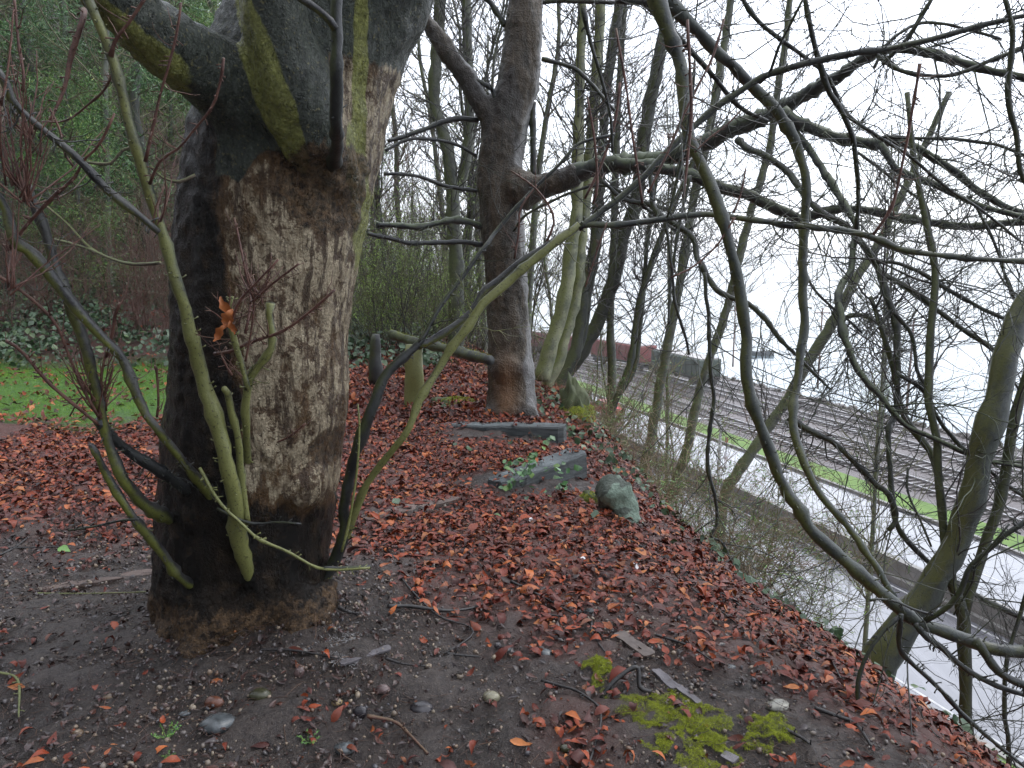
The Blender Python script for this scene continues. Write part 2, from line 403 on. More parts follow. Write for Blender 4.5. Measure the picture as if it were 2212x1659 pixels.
def make_ground():
    xs = ax1(-3.2, 3.2, .03, -900, 1200, 1.045); ys = ax1(1.0, 6.0, .03, -30, 2500, 1.04)
    X, Y = np.meshgrid(xs, ys, indexing='ij'); Z = zfun(X, Y)
    p, a = w2p(X, Y)
    near = sst(16, 7, Y)*sst(9, 5, np.abs(X))
    pt = np.stack([X, Y, X*0], -1)
    Z = Z+near*(.019*fbm(pt*7, 4, 2)+.012*fbm(pt*30, 3, 8))
    mb = MB(); ny = len(ys); i = np.arange(len(xs)*ny).reshape(len(xs), ny)
    Fq = np.stack([i[:-1, :-1], i[1:, :-1], i[1:, 1:], i[:-1, 1:]], -1).reshape(-1, 4)
    mb.add(np.stack([X, Y, Z], -1).reshape(-1, 3), Fq)
    o = mb.build('ground', M_SOIL); tag(o, kind='structure')
    me = o.data
    turf = sst(7.2, 8.2, Y+.35*fbm(pt*1.5, 3, 4))*sst(11.8, 11.0, Y+.3*fbm(pt*2, 2, 9))*sst(-2.2, -3.2, X)
    mould = leafdens(X, Y)*.9*(1-turf)
    flat = (p > 19.5)*1.0
    mould = np.maximum(mould*(p < 16), sst(11, 12, Y)*(p < 16)*.55)
    for nm, v in (('turf', turf), ('mould', mould), ('flat', flat)):
        at = me.attributes.new(nm, 'FLOAT', 'POINT'); at.data.foreach_set('value', v.astype(np.float32).ravel())
BARE = [(-.05, 6.98, .6, .20, 1, .03), (.30, 5.55, .58, .19, .8, .6), (-.05, 5.6, .45, .14, .9, .43), (-.62, 4.75, .38, .08, .9, .43)]
def leafdens(x, y):
    """where the fallen leaves lie"""
    x = np.asarray(x, float); y = np.asarray(y, float)
    n = fbm(np.stack([x*1.3, y*1.3, x*0], -1), 4, 21); n2 = fbm(np.stack([x*5, y*5, x*0], -1), 3, 23)
    p, a = w2p(x, y)
    yb = np.interp(x, [-6, -2.5, -1.6, -.6, .1, .8, 1.2], [4.6, 4.25, 4.1, 3.8, 3.3, 3.2, 3.3])
    d = sst(-.55, .35, y-yb+.35*n+.2*n2)
    band = sst(1.75, 2.35, p+.22*n+.14*n2)*sst(1.0, 2, y)
    d = np.maximum(d, band)
    for bx in BARE:
        d = d*(1-.97*np.exp(-(((x-bx[0])*bx[4]+(y-bx[1])*bx[5])/bx[2])**6-(((y-bx[1])*bx[4]-(x-bx[0])*bx[5])/bx[3])**6))
    d = np.maximum(d, .75*np.exp(-((x-.22)**2/.018+(y-2.45)**2/.05)))
    lawn = sst(7.3, 8.0, y+.4*n)*sst(-2.4, -3.0, x)
    return np.clip(d*(1-.93*lawn), 0, 1)
make_ground()
def ground_pt(x, y):
    """where a line of sight (x, y) meets the land"""
    lo, hi = .5, 60.
    for k in range(400):
        Yk = lo*(1+k*.012)**1.6
        q = Q(x, y, Yk)
        if q[2] < float(zfun(q[0], q[1])): return q[:2]
    return q[:2]
GX = lambda x, y: (lambda g: np.array([g[0], g[1], float(zfun(g[0], g[1]))]))(ground_pt(x, y))

# water, road, verge, railway
def strip(name, p0, p1, z, a0, a1, mat, kind='structure', z1=None, step=3):
    a = np.arange(a0, a1, step); mb = MB()
    x0, y0 = pa2w(np.full_like(a, p0, dtype=float), a); x1, y1 = pa2w(np.full_like(a, p1, dtype=float), a)
    n = len(a); V = np.r_[np.stack([x0, y0, np.full(n, z)], 1), np.stack([x1, y1, np.full(n, z if z1 is None else z1)], 1)]
    i = np.arange(n-1); mb.add(V, np.stack([i, i+n, i+n+1, i+1], 1))
    return tag(mb.build(name, mat, smooth=True), kind=kind) if kind else mb
def kerbm(mb, p0, p1, z0, z1, a0, a1, step=3, mi=0):
    a = np.arange(a0, a1, step).astype(float); n = len(a); V = []
    for p, z in ((p0, z0), (p0, z1), (p1, z1), (p1, z0)):
        x, y = pa2w(np.full(n, p), a); V.append(np.stack([x, y, np.full(n, z)], 1))
    V = np.vstack(V); i = np.arange(n-1); Fq = []
    for k in range(3): Fq.append(np.stack([i+k*n, i+(k+1)*n, i+(k+1)*n+1, i+k*n+1], 1))
    mb.add(V, np.vstack(Fq), mi)
def m_water():
    m = M_('water', .12); m.col((.16, .22, .25)); m.b.inputs['Specular IOR Level'].default_value = 1.0
    m.bump(m.noise(1.2, 5, .6, (1, 1, 1)), .25, .05); return m.m
def m_road():
    m = M_('wet_asphalt', .2)
    ca, sa = math.cos(HD), math.sin(HD)
    mp = m.nd('ShaderNodeMapping'); mp.inputs['Rotation'].default_value = (0, 0, -HD); mp.inputs['Scale'].default_value = (1, .06, 1)
    m.lk(m.tc.outputs['Object'], mp.inputs[0])
    n = m.nd('ShaderNodeTexNoise'); n.inputs['Scale'].default_value = 1.6; n.inputs['Detail'].default_value = 5; m.lk(mp.outputs[0], n.inputs['Vector'])
    f = n.outputs['Fac']
    m.col(m.mix(m.ramp(f, [(.35, 0.), (.65, 1.)]), (.085, .085, .10), (.15, .15, .17)))
    m.rough(m.ramp(f, [(.35, .10), (.62, .30)])); m.b.inputs['Specular IOR Level'].default_value = .6
    m.b.inputs['Coat Weight'].default_value = .85; m.b.inputs['Coat Roughness'].default_value = .2
    m.bump(m.noise(30, 3), .12, .004); return m.m
M_ROAD = m_road()
M_CONC = simple('concrete', (.16, .15, .14), (.28, .27, .25), 1.2, .5, .3)
M_LINE = simple('white_line_paint', (.35, .35, .36), (.55, .55, .55), 3, .35, .1)
M_VERGE = simple('verge_grass', (.07, .15, .02), (.16, .26, .045), 1.1, .8, .8)
M_BALL = simple('ballast', (.085, .07, .07), (.20, .175, .175), 5, .55, .9, d=.05)
M_STEEL = simple('rail_steel', (.35, .34, .34), (.55, .55, .56), 4, .22, .1, met=.9)
M_TIE = simple('railway_sleeper', (.10, .085, .085), (.22, .2, .2), 2, .35, .3)
mb = MB(); g = np.array([[-3000, -200, ZW], [4000, -200, ZW], [4000, 5000, ZW], [-3000, 5000, ZW]]); mb.add(g, [[0, 1, 2, 3]])
tag(mb.build('water', m_water()), kind='structure')
AE = 175
strip('road', 21.5, 28.3, ZR+.06, -30, AE, M_ROAD)
r2 = strip('road', 29.3, 36.9, ZR+.06, -30, AE, M_ROAD)
strip('grass_verge', 37.15, 39.4, ZR+.16, -30, AE, M_VERGE)
strip('verge', 19.6, 21.2, ZR+.10, -30, AE, M_VERGE)
strip('railway_bed', 39.4, 56.5, ZR+.10, -30, AE, M_BALL)
mk = MB(); kerbm(mk, 21.2, 21.45, ZR, ZR+.16, -30, AE); tag(mk.build('kerb', M_CONC, smooth=False), kind='structure')
mk = MB(); kerbm(mk, 36.92, 37.17, ZR, ZR+.2, -30, AE); tag(mk.build('kerb', M_CONC, smooth=False), kind='structure')
def line(p, a0, a1, w=.07): 
    return strip('road_marking', p-w, p+w, ZR+.066, a0, a1, M_LINE, step=1.5)
line(21.85, -30, AE, .06); line(28.0, -30, AE, .06); line(29.6, -30, AE, .06); line(36.5, -30, AE, .06)
mk = MB()
for p in (24.9, 33.1):
    for a in np.arange(-20, 150, 9.0): kerbm(mk, p-.06, p+.06, ZR+.05, ZR+.067, a, a+3.1, 1.5)
tag(mk.build('lane_marking', M_LINE, smooth=False), kind='structure')
mk = MB()
kerbm(mk, 28.35, 29.25, ZR, ZR+.32, -30, AE); kerbm(mk, 28.6, 28.95, ZR+.32, ZR+1.05, -30, AE)
tag(mk.build('median_barrier', [M_CONC], smooth=False), 'long concrete barrier wall between the two wet carriageways', 'barrier')
for k, pc in enumerate((42.0, 46.0, 50.0, 53.6)):
    lab = ['railway track nearest the green verge', 'second railway track from the green verge', 'third railway track from the green verge, one in from the shore', 'railway track nearest the water'][k]
    x, y = pa2w(pc, 20.0); t = thing('railway_track', (float(x), float(y), ZR+.1), lab, 'railway track', 'railway tracks along the shore')
    for s in (-.72, .72):
        m = MB(); kerbm(m, pc+s-.035, pc+s+.035, ZR+.14, ZR+.34, -20, AE); m.build('rail', M_STEEL, t, smooth=False)
    m = MB()
    for a in np.arange(0, 135, .62):
        x, y = pa2w(pc, a); ph = HD+max(a-A0, 0)/RC; c, s = math.cos(ph), math.sin(ph)
        m.box((x, y, ZR+.13), (1.25, .12, .07), [[c, s, 0], [-s, c, 0], [0, 0, 1]])
    tag(m.build('sleepers', M_TIE, t, smooth=False), kind='stuff')
# riprap along the shore
def rocks(mb, C, S, seed=0, sub=1):
    ico = bpy.data.meshes.new('t'); import bmesh
    bm = bmesh.new(); bmesh.ops.create_icosphere(bm, subdivisions=sub, radius=1)
    V = np.array([v.co[:] for v in bm.verts]); Fc = np.array([[v.index for v in f.verts] for f in bm.faces]); bm.free(); bpy.data.meshes.remove(ico)
    N = len(C); q = rng.random((N, 3)); 
    A = rng.normal(size=(N, 3)); A = norm(A); B = norm(np.cross(A, rng.normal(size=(N, 3)))); Cx = np.cross(A, B)
    sc = S*(.6+.8*rng.random((N, 3)))
    P = V[None]*(1+.18*rng.normal(size=(N, len(V), 1)))*sc[:, None, :]
    Wd = P[..., 0:1]*A[:, None]+P[..., 1:2]*B[:, None]+P[..., 2:3]*Cx[:, None]
    Wd = Wd+C[:, None]
    mb.add(Wd.reshape(-1, 3), (Fc[None]+(np.arange(N)*len(V))[:, None, None]).reshape(-1, 3))
m = MB(); n = 900; a = rng.uniform(10, 150, n); p = rng.uniform(56.6, 59.2, n); x, y = pa2w(p, a)
rocks(m, np.stack([x, y, ZR-(p-57)*.55+rng.normal(0, .1, n)], 1), np.full((n, 1), .38))
tag(m.build('shore_rocks', simple('rock', (.10, .09, .085), (.24, .22, .2), 1, .6, .5), smooth=False), 'tumbled brown rocks piled along the shore beyond the tracks', 'rocks', kind='stuff')

# ------------------------------------------------------------------ the big chestnut: trunk and main limbs fused in one skin
def fuse(segs, voxel, name, mat, parent, disp, blobs=(), attrs=None, smooth_it=16):
    mb = MB()
    for pts, Ys, rad, *o in segs:
        pts = parse(pts); n = len(pts); tt = np.linspace(0, 1, n)
        W = np.array([np.r_[Q(x, y, Yk), r*Yk/F] for (x, y), Yk, r in zip(pts, np.interp(tt, np.linspace(0, 1, len(Ys)), Ys), np.interp(tt, np.linspace(0, 1, len(rad)), rad))])
        C = catmull(W, 60); mb.tubes(C[:, :3], C[:, 3], 28, ref=(.1, 1, .05))
    bl = [np.r_[Q(x, y, Yk), r*Yk/F] for x, y, Yk, r in blobs]
    for b in bl:
        m2 = MB(); th = np.linspace(.05, math.pi-.05, 12)
        P = np.stack([b[0]+0*th, b[1]+0*th, b[2]-b[3]*np.cos(th)], 1); mb.tubes(P, b[3]*np.sin(th), 20, ref=(0, 1, 0))
    o = mb.build(name, mat, parent)
    md = o.modifiers.new('r', 'REMESH'); md.mode = 'VOXEL'; md.voxel_size = voxel; md.use_smooth_shade = True
    ms = o.modifiers.new('s', 'SMOOTH'); ms.iterations = smooth_it; ms.factor = .7
    bpy.context.view_layer.update()
    dg = bpy.context.evaluated_depsgraph_get(); me = bpy.data.meshes.new_from_object(o.evaluated_get(dg))
    o.modifiers.clear(); old = o.data; o.data = me; me.name = name; bpy.data.meshes.remove(old)
    nv = len(me.vertices); V = np.empty(nv*3, np.float32); me.vertices.foreach_get('co', V); V = V.reshape(-1, 3).astype(float)
    Nn = np.empty(nv*3, np.float32); me.vertices.foreach_get('normal', Nn); Nn = Nn.reshape(-1, 3)
    Wd = V+LOC[parent.name]
    V = V+Nn*disp(Wd)[:, None]; me.vertices.foreach_set('co', V.astype(np.float32).ravel())
    if attrs:
        for k, v in attrs(Wd, Nn).items():
            at = me.attributes.new(k, 'FLOAT', 'POINT'); at.data.foreach_set('value', np.asarray(v).astype(np.float32).ravel())
    me.polygons.foreach_set('use_smooth', np.ones(len(me.polygons), bool)); me.update()
    return o
def m_trunk():
    m = M_('chestnut_bark', .35, .22)
    st = m.noise(7, 6, .65, (1.6, 1.6, .35)); fi = m.noise(42, 5, .65, (1, 1, .45)); br = m.noise(14, 6, .7)
    wet = m.mix(m.ramp(st, [(.35, 0.), (.65, 1.)]), (.003, .0025, .002), (.017, .0115, .0075))
    wet = m.mix(m.ramp(br, [(.52, 0.), (.75, .7)]), wet, (.085, .055, .03))
    pale = m.mix(m.ramp(fi, [(.35, 0.), (.65, 1.)]), (.20, .155, .10), (.46, .39, .27))
    pale = m.mix(m.ramp(br, [(.52, 0.), (.565, .92)]), pale, (.075, .045, .026))
    cr = m.vor(15, 'DISTANCE_TO_EDGE', (1.5, 1.5, .8)); 
    dn = m.nd('ShaderNodeVectorMath'); dn.operation = 'ADD'
    nn = m.nd('ShaderNodeTexNoise'); nn.inputs['Scale'].default_value = 12; m.lk(m.tc.outputs['Object'], nn.inputs[0])
    sc_ = m.nd('ShaderNodeVectorMath'); sc_.operation = 'SCALE'; sc_.inputs[3].default_value = .9; m.lk(nn.outputs['Color'], sc_.inputs[0])
    m.lk(m.map((1.5, 1.5, .75)), dn.inputs[0]); m.lk(sc_.outputs[0], dn.inputs[1]); m.lk(dn.outputs[0], cr.inputs['Vector']); cr.inputs['Scale'].default_value = 9
    crack = m.ramp(cr.outputs['Distance'], [(.0, .85), (.03, 0.)])
    pale = m.mix(m.math('MULTIPLY', crack, m.ramp(st, [(.4, 1.), (.6, .3)])), pale, (.07, .035, .022))
    grey = m.mix(m.ramp(fi, [(.3, 0.), (.7, 1.)]), (.020, .024, .021), (.070, .08, .064))
    grey = m.mix(m.ramp(m.noise(75, 3), [(.60, 0.), (.70, .7)]), grey, (.19, .17, .08))
    grn = m.mix(m.ramp(m.noise(50, 4), [(.3, 0.), (.7, 1.)]), (.10, .105, .03), (.27, .28, .085))
    def edge(at, lo=.46, hi=.53, k=.9):
        v = m.math('ADD', m.attr(at), m.math('MULTIPLY', m.math('SUBTRACT', m.noise(11, 7, .7, (1.4, 1.4, .4)), .5), k))
        return m.ramp(v, [(lo, 0.), (hi, 1.)])
    strk = m.noise(16, 6, .7, (1.6, 1.6, .16)); sm = m.ramp(strk, [(.43, 1.), (.48, 0.)])
    pale = m.mix(m.math('MULTIPLY', sm, .85), pale, m.mix(fi, (.02, .013, .009), (.09, .055, .035)))
    brn = m.mix(m.ramp(fi, [(.35, 0.), (.65, 1.)]), (.045, .024, .011), (.125, .075, .036))
    big = m.ramp(m.noise(4.2, 6, .7, (1.3, 1.3, .7)), [(.52, 0.), (.60, .9)]); pale = m.mix(big, pale, brn)
    c = m.mix(edge('pale', .26, .40, 1.2), wet, brn)
    c = m.mix(edge('pale', k=1.15), c, pale)
    c = m.mix(edge('grey', k=.5), c, grey)
    c = m.mix(edge('green', k=.45), c, grn)
    c = m.mix(m.math('MULTIPLY', edge('rot'), .9), c, m.mix(m.ramp(m.noise(38, 6, .75), [(.4, 0.), (.68, 1.)]), (.012, .008, .006), (.17, .105, .055)))
    m.col(c)
    m.rough(m.ramp(st, [(.3, .16), (.7, .45)]))
    h = m.math('ADD', m.math('ADD', fi, m.math('MULTIPLY', m.noise(120, 4, .6), .5)), m.math('MULTIPLY', crack, -.8))
    m.bump(h, 1.0, .02); return m.m
base = np.array([*Q(525, 1400, 3.25)[:2], 0.0])
T1 = thing('horse_chestnut_tree', base, 'big old horse chestnut, dark wet trunk with pale flaking bark, green shoots at its foot', 'tree')
def d_trunk(W):
    q = W*np.array([1, 1, .55])
    r = .012*fbm(W*2.2, 2, 31)+.006*(1-2*np.abs(fbm(q*9+3, 3, 33)))+.004*fbm(q*32, 3, 35)
    # horizontal growth creases below the fork, ridges pulled out of the right stem
    r = r+.0025*np.sin(W[:, 2]*85+9*fbm(W*np.array([5,5,2]), 3, 5))*sst(.8, 1.2, W[:, 2])*sst(-.9, -1.1, W[:, 0])
    lo = sst(.55, .1, W[:, 2]); r = r+lo*.022*fbm(W*11, 4, 41)
    c = Q(735, 400, 2.75); kn = np.exp(-((W[:, 0]-c[0]+.06)**2/.05+(W[:, 2]-c[2])**2/.018)); r = r+kn*(.013*fbm(W*18, 4, 44))
    fl = sst(2.2, 2.7, W[:, 2])*sst(-.62, -.45, W[:, 0]); r = r+fl*.014*np.sin(W[:, 2]*60-W[:, 0]*75+2.0*fbm(W*5, 2, 9))
    return r
def a_trunk(W, N):
    X, Y, Z = W.T; n = fbm(W*np.array([5, 5, 1.2]), 3, 51)
    s = 3.05/F
    px = 1106+X/np.maximum(Y, .5)*F*.99; dz = Z
    # bark shed on the side facing away from the shoots, from knee height to the fork
    pale = .80*sst(-1.12, -.78, X+.12*n)*sst(.42, .75, Z)*sst(2.15, 1.75, Z+.9*(X+.85))
    pale = np.maximum(pale, sst(-.78, -.70, X)*sst(.5, .9, Z)*.9*sst(3.2, 2.6, Z))
    grey = sst(2.02, 2.2, Z+.25*n*.3)*1.0
    frontl = sst(2.98, 2.90, Y)*sst(1.86, 1.98, Z+.1*n)*sst(-.52, -.60, X)
    grey = np.where((X > -.80)&(Y > 2.98), grey*sst(2.15, 2.45, Z), np.maximum(grey*(X < -.6), frontl))
    gx = np.interp(Z, [1.85, 2.1, 2.4, 2.7, 3.2], [-.74, -.80, -.90, -1.0, -1.04]); gw = np.interp(Z, [1.85, 2.1, 2.5, 3], [.03, .085, .075, .05])
    front = sst(-.1, -.5, N[:, 1])
    green = np.exp(-((X-gx)/gw)**2)*sst(1.82, 1.95, Z)*front
    green = np.maximum(green, .66*sst(0, -.7, N[:, 2])*sst(2.0, 2.2, Z)*sst(-.85, -1.1, X))
    green = np.maximum(green, .75*np.exp(-((X-np.interp(Z, [.5, 1.5, 3], [-.66, -.61, -.50]))/.035)**2)*sst(.5, .8, Z))
    c = Q(735, 400, 2.75); rot = np.exp(-((X-c[0]+.06)**2/.055+(Z-c[2])**2/.03))*1.1*(Y < 3.2)
    rot = np.maximum(rot, .8*sst(.40, .1, Z)); rot = np.maximum(rot, .9*np.exp(-((X-Q(660, 960, 2.9)[0]-.05)**2/.012+(Z-Q(0, 1000, 2.9)[2])**2/.01)))
    return dict(pale=pale, grey=grey, green=green, rot=rot)
trunk = fuse([
    ('520,1500 520,1420 523,1340 524,1250 534,1100 552,950 566,850 566,700 578,560 598,430 622,300 655,160 715,20 800,-140 880,-320', (3.3, 3.3, 3.25, 3.3, 3.35), (200, 196, 191, 188, 190, 192, 190, 188, 192, 194, 196, 190, 180, 165, 150)),
    ('760,250 800,90 850,-40 910,-160', (3.25, 3.3), (60, 72, 78, 80)),
    ('560,200 545,60 540,-80 530,-260', (3.6, 3.7), (60, 50, 48, 44)),
    ('700,440 650,330 560,235 465,165 385,110 300,45 215,-45 110,-190', (3.3, 3.12, 2.92, 2.7, 2.55, 2.48), (80, 105, 98, 80, 68, 61, 57, 54)),
    ('700,520 705,400 668,290 630,190 600,80 585,-40 560,-220', (3.3, 3.08, 2.93, 2.85, 2.8), (40, 70, 90, 86, 72, 62, 55)),
    ('430,1270 400,1350 365,1420 300,1470', (3.15, 3.0, 2.8), (100, 66, 34, 12)), ('560,1290 540,1380 500,1460 455,1510', (3.15, 2.95, 2.66), (120, 84, 40, 12)),
    ('660,1280 684,1360 730,1425 800,1455', (3.15, 3.0, 2.84), (70, 48, 26, 9)), ('470,1280 445,1380 400,1450', (3.12, 2.95, 2.8), (120, 80, 22)), ('640,1300 650,1390 640,1470', (3.12, 2.95, 2.76), (80, 54, 18)),
    ], .013, 'trunk', m_trunk(), T1, d_trunk,
    blobs=((640, 1040, 3.1, 70), (440, 1110, 3.0, 48), (545, 1180, 3.05, 60), (600, 800, 3.15, 90), (420, 830, 3.2, 60)), attrs=a_trunk)
L = limb
# --- shoots standing before the trunk
L(T1, 'shoot', '552,1275 533,1224 520,1150 512,1090 497,1017 475,927 450,837 428,765 403,693 382,621 362,549 342,486 320,414 299,342 281,270 259,180 238,119 216,54 190,-10 150,-110', (3.02, 2.86, 2.76, 2.7, 2.62, 2.56, 2.5, 2.45, 2.4), (12, 21, 20, 17, 16, 14, 12.5, 12, 11.5, 11, 10), B_SHOOT, side=14, sp=26, rough=.11)
L(T1, 'shoot', '-60,100 7,158 32,216 72,259 126,306 173,346 216,392 252,425 306,468 342,500', (2.2, 2.45), (7, 9, 9, 8), B_SHOOTG, tw=4, twl=.22, up=.15)
L(T1, 'shoot', '-50,380 0,432 36,522 72,549 126,610 173,664 216,729 252,772 281,830 313,884 342,923 378,970 421,1024 454,1071 486,1134 530,1200', (2.25, 2.45, 2.6, 3.15), (9, 12, 13, 12, 11, 10, 10, 11), B_SHOOTG, side=12, tw=2, twl=.2, up=.2, sp=20)
L(T1, 'shoot', '60,400 90,486 115,567 144,639 169,711 191,783 209,848 222,900 238,963 270,1035 306,1085 345,1112 378,1120 440,1124 500,1128', (2.45, 2.55, 2.7, 3.3), (9, 11, 12, 12, 12, 12, 13, 15, 17, 18, 19), B_SHOOTG, side=12, sp=20, rough=.1)
L(T1, 'shoot', '214,915 252,956 306,999 360,1035 414,1067 470,1100 510,1120', (2.6, 2.85, 3.2), (13, 13, 12, 10), B_DARK, tw=2, twl=.15)
L(T1, 'shoot', '196,965 215,1000 234,1035 270,1089 299,1128 342,1181 389,1242 432,1278 475,1312', (2.5, 2.66, 3.12), (7, 9, 11, 12, 12, 10), B_SHOOTG, sp=10)
L(T1, 'shoot', '545,1260 540,1114 536,1017 536,927 534,855 537,810 555,780 576,750 583,720 576,675 580,655', (3.3, 2.76, 2.72, 2.7), (9, 10, 10, 11, 10, 10, 10, 9), B_SHOOT, sp=10, tw=2, twl=.14)
L(T1, 'shoot', '536,1130 522,1017 515,963 504,909 492,850 485,838', (2.85, 2.7), (8, 9, 8), B_SHOOT, sp=10)
L(T1, 'shoot', '538,840 525,790 508,730 500,700 505,640', (2.72, 2.65), (8, 7, 4), B_SHOOT, tw=5, twl=.16, up=.15, tmat=B_RED)
L(T1, 'shoot', '680,1300 735,1190 762,1128 798,1053 845,981 881,934 902,873 931,819 960,765 1003,710 1050,655 1097,615 1140,575 1194,528 1248,488', (3.3, 3.1, 3.2, 3.3), (11, 10, 9.5, 9, 10, 10, 11, 11, 9), B_SHOOT, sp=15, tw=.8, twl=.2)
L(T1, 'shoot', '690,1290 738,1160 751,1053 773,963 802,884 827,819 870,776 908,740 942,675 996,603 1050,531 1068,504 1122,443 1212,353 1252,310 1330,290', (3.3, 3.1, 3.2, 3.4, 3.5), (15, 13, 13, 12, 8, 5, 5, 4, 4, 3), B_DARK, sp=30, tw=2, twl=.25)
L(T1, 'shoot', '902,745 931,733 978,704 1014,675 1039,632 1070,610 1097,585 1140,553 1176,531 1230,500', (3.2, 3.4), (8, 8, 8, 7, 7), B_SHOOTG, sp=15, tw=2, twl=.2)
L(T1, 'shoot', '738,1190 755,1125 769,1017 776,927 773,873', (3.0, 3.0), (3.2, 3, 2.2), B_YOUNG if False else B_SHOOT, sp=10)
L(T1, 'branch', '1244,492 1284,461 1356,410 1428,342 1488,281 1560,223 1639,173 1704,148 1776,126 1848,112 1920,103 1992,90 2082,65 2154,43 2260,20', (3.3, 3.4, 3.3, 3.2), (7, 8, 8, 7.5, 7, 6.5, 6), B_DARK, tw=3, twl=.35, sp=50)
L(T1, 'branch', '1244,490 1290,488 1330,488 1416,475 1488,464 1560,461 1632,472 1722,486 1812,493 1884,508 1956,536 2064,558 2136,565 2260,568', (3.3, 3.3, 3.2, 3.1), (8, 7.5, 7, 7.5, 7.5, 7, 6.5), B_HANG, tw=3, twl=.35, sp=50)
for s, Y, r in (
    ('313,-10 280,45 252,83 241,120', (2.4, 2.45), (4, 5)), ('186,20 180,50 155,126 137,198 108,260', (2.7, 2.6), (7, 7, 5, 3)),
    ('392,7 382,72 364,144 346,202 331,270 312,350', (2.35, 2.45), (3, 3, 3, 5)), ('486,126 479,173 461,230 425,274 389,317 346,346 322,395', (2.35, 2.5), (3.5, 3, 3, 4)),
    ('248,245 216,310 180,346 162,382 108,432 54,493 20,540', (2.3, 2.4), (3.5, 4, 4.5)), ('246,158 225,195 190,225 140,260 90,262', (2.9, 3.2), (3, 2)),
    ('108,232 130,280 140,330 160,360', (2.35, 2.35), (2.5, 3)), ('0,230 12,180 20,120 30,20', (2.2, 2.2), (3, 2)), ('50,200 52,160 40,90 30,-10', (2.3, 2.3), (5, 3, 3)),
    ('216,905 190,860 150,770 120,700 60,640 -10,590', (2.6, 2.4), (4, 4, 4)), ('214,915 170,880 110,830 50,760 14,735', (2.6, 2.4), (4.5, 4)),
    ('230,770 243,720 250,680 260,655', (2.6, 2.55), (4, 4)), ('214,900 218,850 222,800 235,740', (2.6, 2.6), (5, 3)), ('218,900 205,850 180,790 168,740 150,690', (2.6, 2.6), (4, 3)),
    ('340,900 343,860 338,800 334,790', (2.75, 2.7), (3, 3)), ('220,880 234,840 248,790', (2.6, 2.6), (3, 3)), ('212,890 195,870 175,860 150,900', (2.6, 2.6), (3, 2)),
    ('462,765 500,758 550,735 610,715 660,680 722,625', (2.75, 2.6), (4.5, 4, 3)), ('500,700 520,650 555,610 600,560', (2.6, 2.55), (4, 3)), ('540,655 580,620 620,590 645,570', (2.6, 2.5), (3, 2.5)),
    ('530,720 540,670 540,630 505,470', (2.65, 2.7), (4, 3, 3)), ('500,810 488,790 478,770', (2.65, 2.6), (3, 2)), ('530,780 545,700 552,620', (2.68, 2.6), (2.5, 2)),
    ('600,955 630,940 660,915', (2.8, 2.75), (2.5, 2))):
    L(T1, 'twig', s, Y, r, B_RED, tw=3, twl=.10, lv=1, side=6, up=.25, sp=50)
for s, Y in (('119,518 187,536 234,558 288,572 349,569', (2.9, 2.5)), ('90,436 144,482 187,529 210,545', (2.8, 2.8)), ('0,180 8,240 25,268 45,255', (2.6, 2.6)), ('190,350 240,352 265,325 290,318', (2.9, 2.9)), ('324,360 350,385 385,395 420,380', (2.8, 2.8))):
    L(T1, 'twig', s, Y, (3, 4), B_YOUNG, sp=0, side=6)
# lime and dark twigs at the foot
L(T1, 'twig', '430,1010 470,1080 520,1130 560,1165 620,1190 680,1222 730,1228 800,1225', (2.75, 2.75), (4, 4, 3.5, 3), B_SHOOT, sp=40)
L(T1, 'twig', '800,1225 745,1226 700,1225', (2.8, 2.75), (4, 4), B_DARK, sp=10)
L(T1, 'twig', '470,1100 540,1130 600,1128 650,1132', (2.8, 2.8), (4, 2), B_DARK, sp=10)
L(T1, 'twig', '150,1145 200,1138 260,1125 300,1122', (2.7, 2.6), (2.5, 4), B_DARK, tw=2, twl=.1)
L(T1, 'branch', '712,372 720,340 722,290 723,220 725,150 727,80 727,0 732,-120', (3.1, 2.72, 2.6, 2.56, 2.54), (16, 16, 15, 14.5, 14.5, 15, 14, 12), B_DARK, side=14, sp=6, rough=.07)
L(T1, 'branch', '727,60 715,42 690,22 640,-10 600,-60', (2.55, 2.5), (10, 9, 8), B_SHOOTG, side=10, sp=6)
# fans of reddish shoots on the left
mb = MB()
for (x, y, Yk, n, l) in ((60, 440, 2.3, 14, .30), (30, 400, 2.3, 8, .3), (214, 890, 2.6, 12, .24), (20, 620, 2.3, 6, .3), (70, 300, 2.3, 6, .25), (560, 640, 2.6, 9, .13), (500, 700, 2.6, 6, .12), (342, 486, 2.5, 4, .2)):
    c = Q(x, y, Yk); O = c+rng.normal(0, .008, (n, 3)); D = rng.normal(0, .45, (n, 3))+UP*1.0
    grow(mb, O, D, l*(.5+rng.random(n)*.8), np.full(n, .0032), 2, 2, .10, .08, 6, 6, .6, .4)
tag(mb.build('new_shoots', B_RED, T1), kind='stuff')
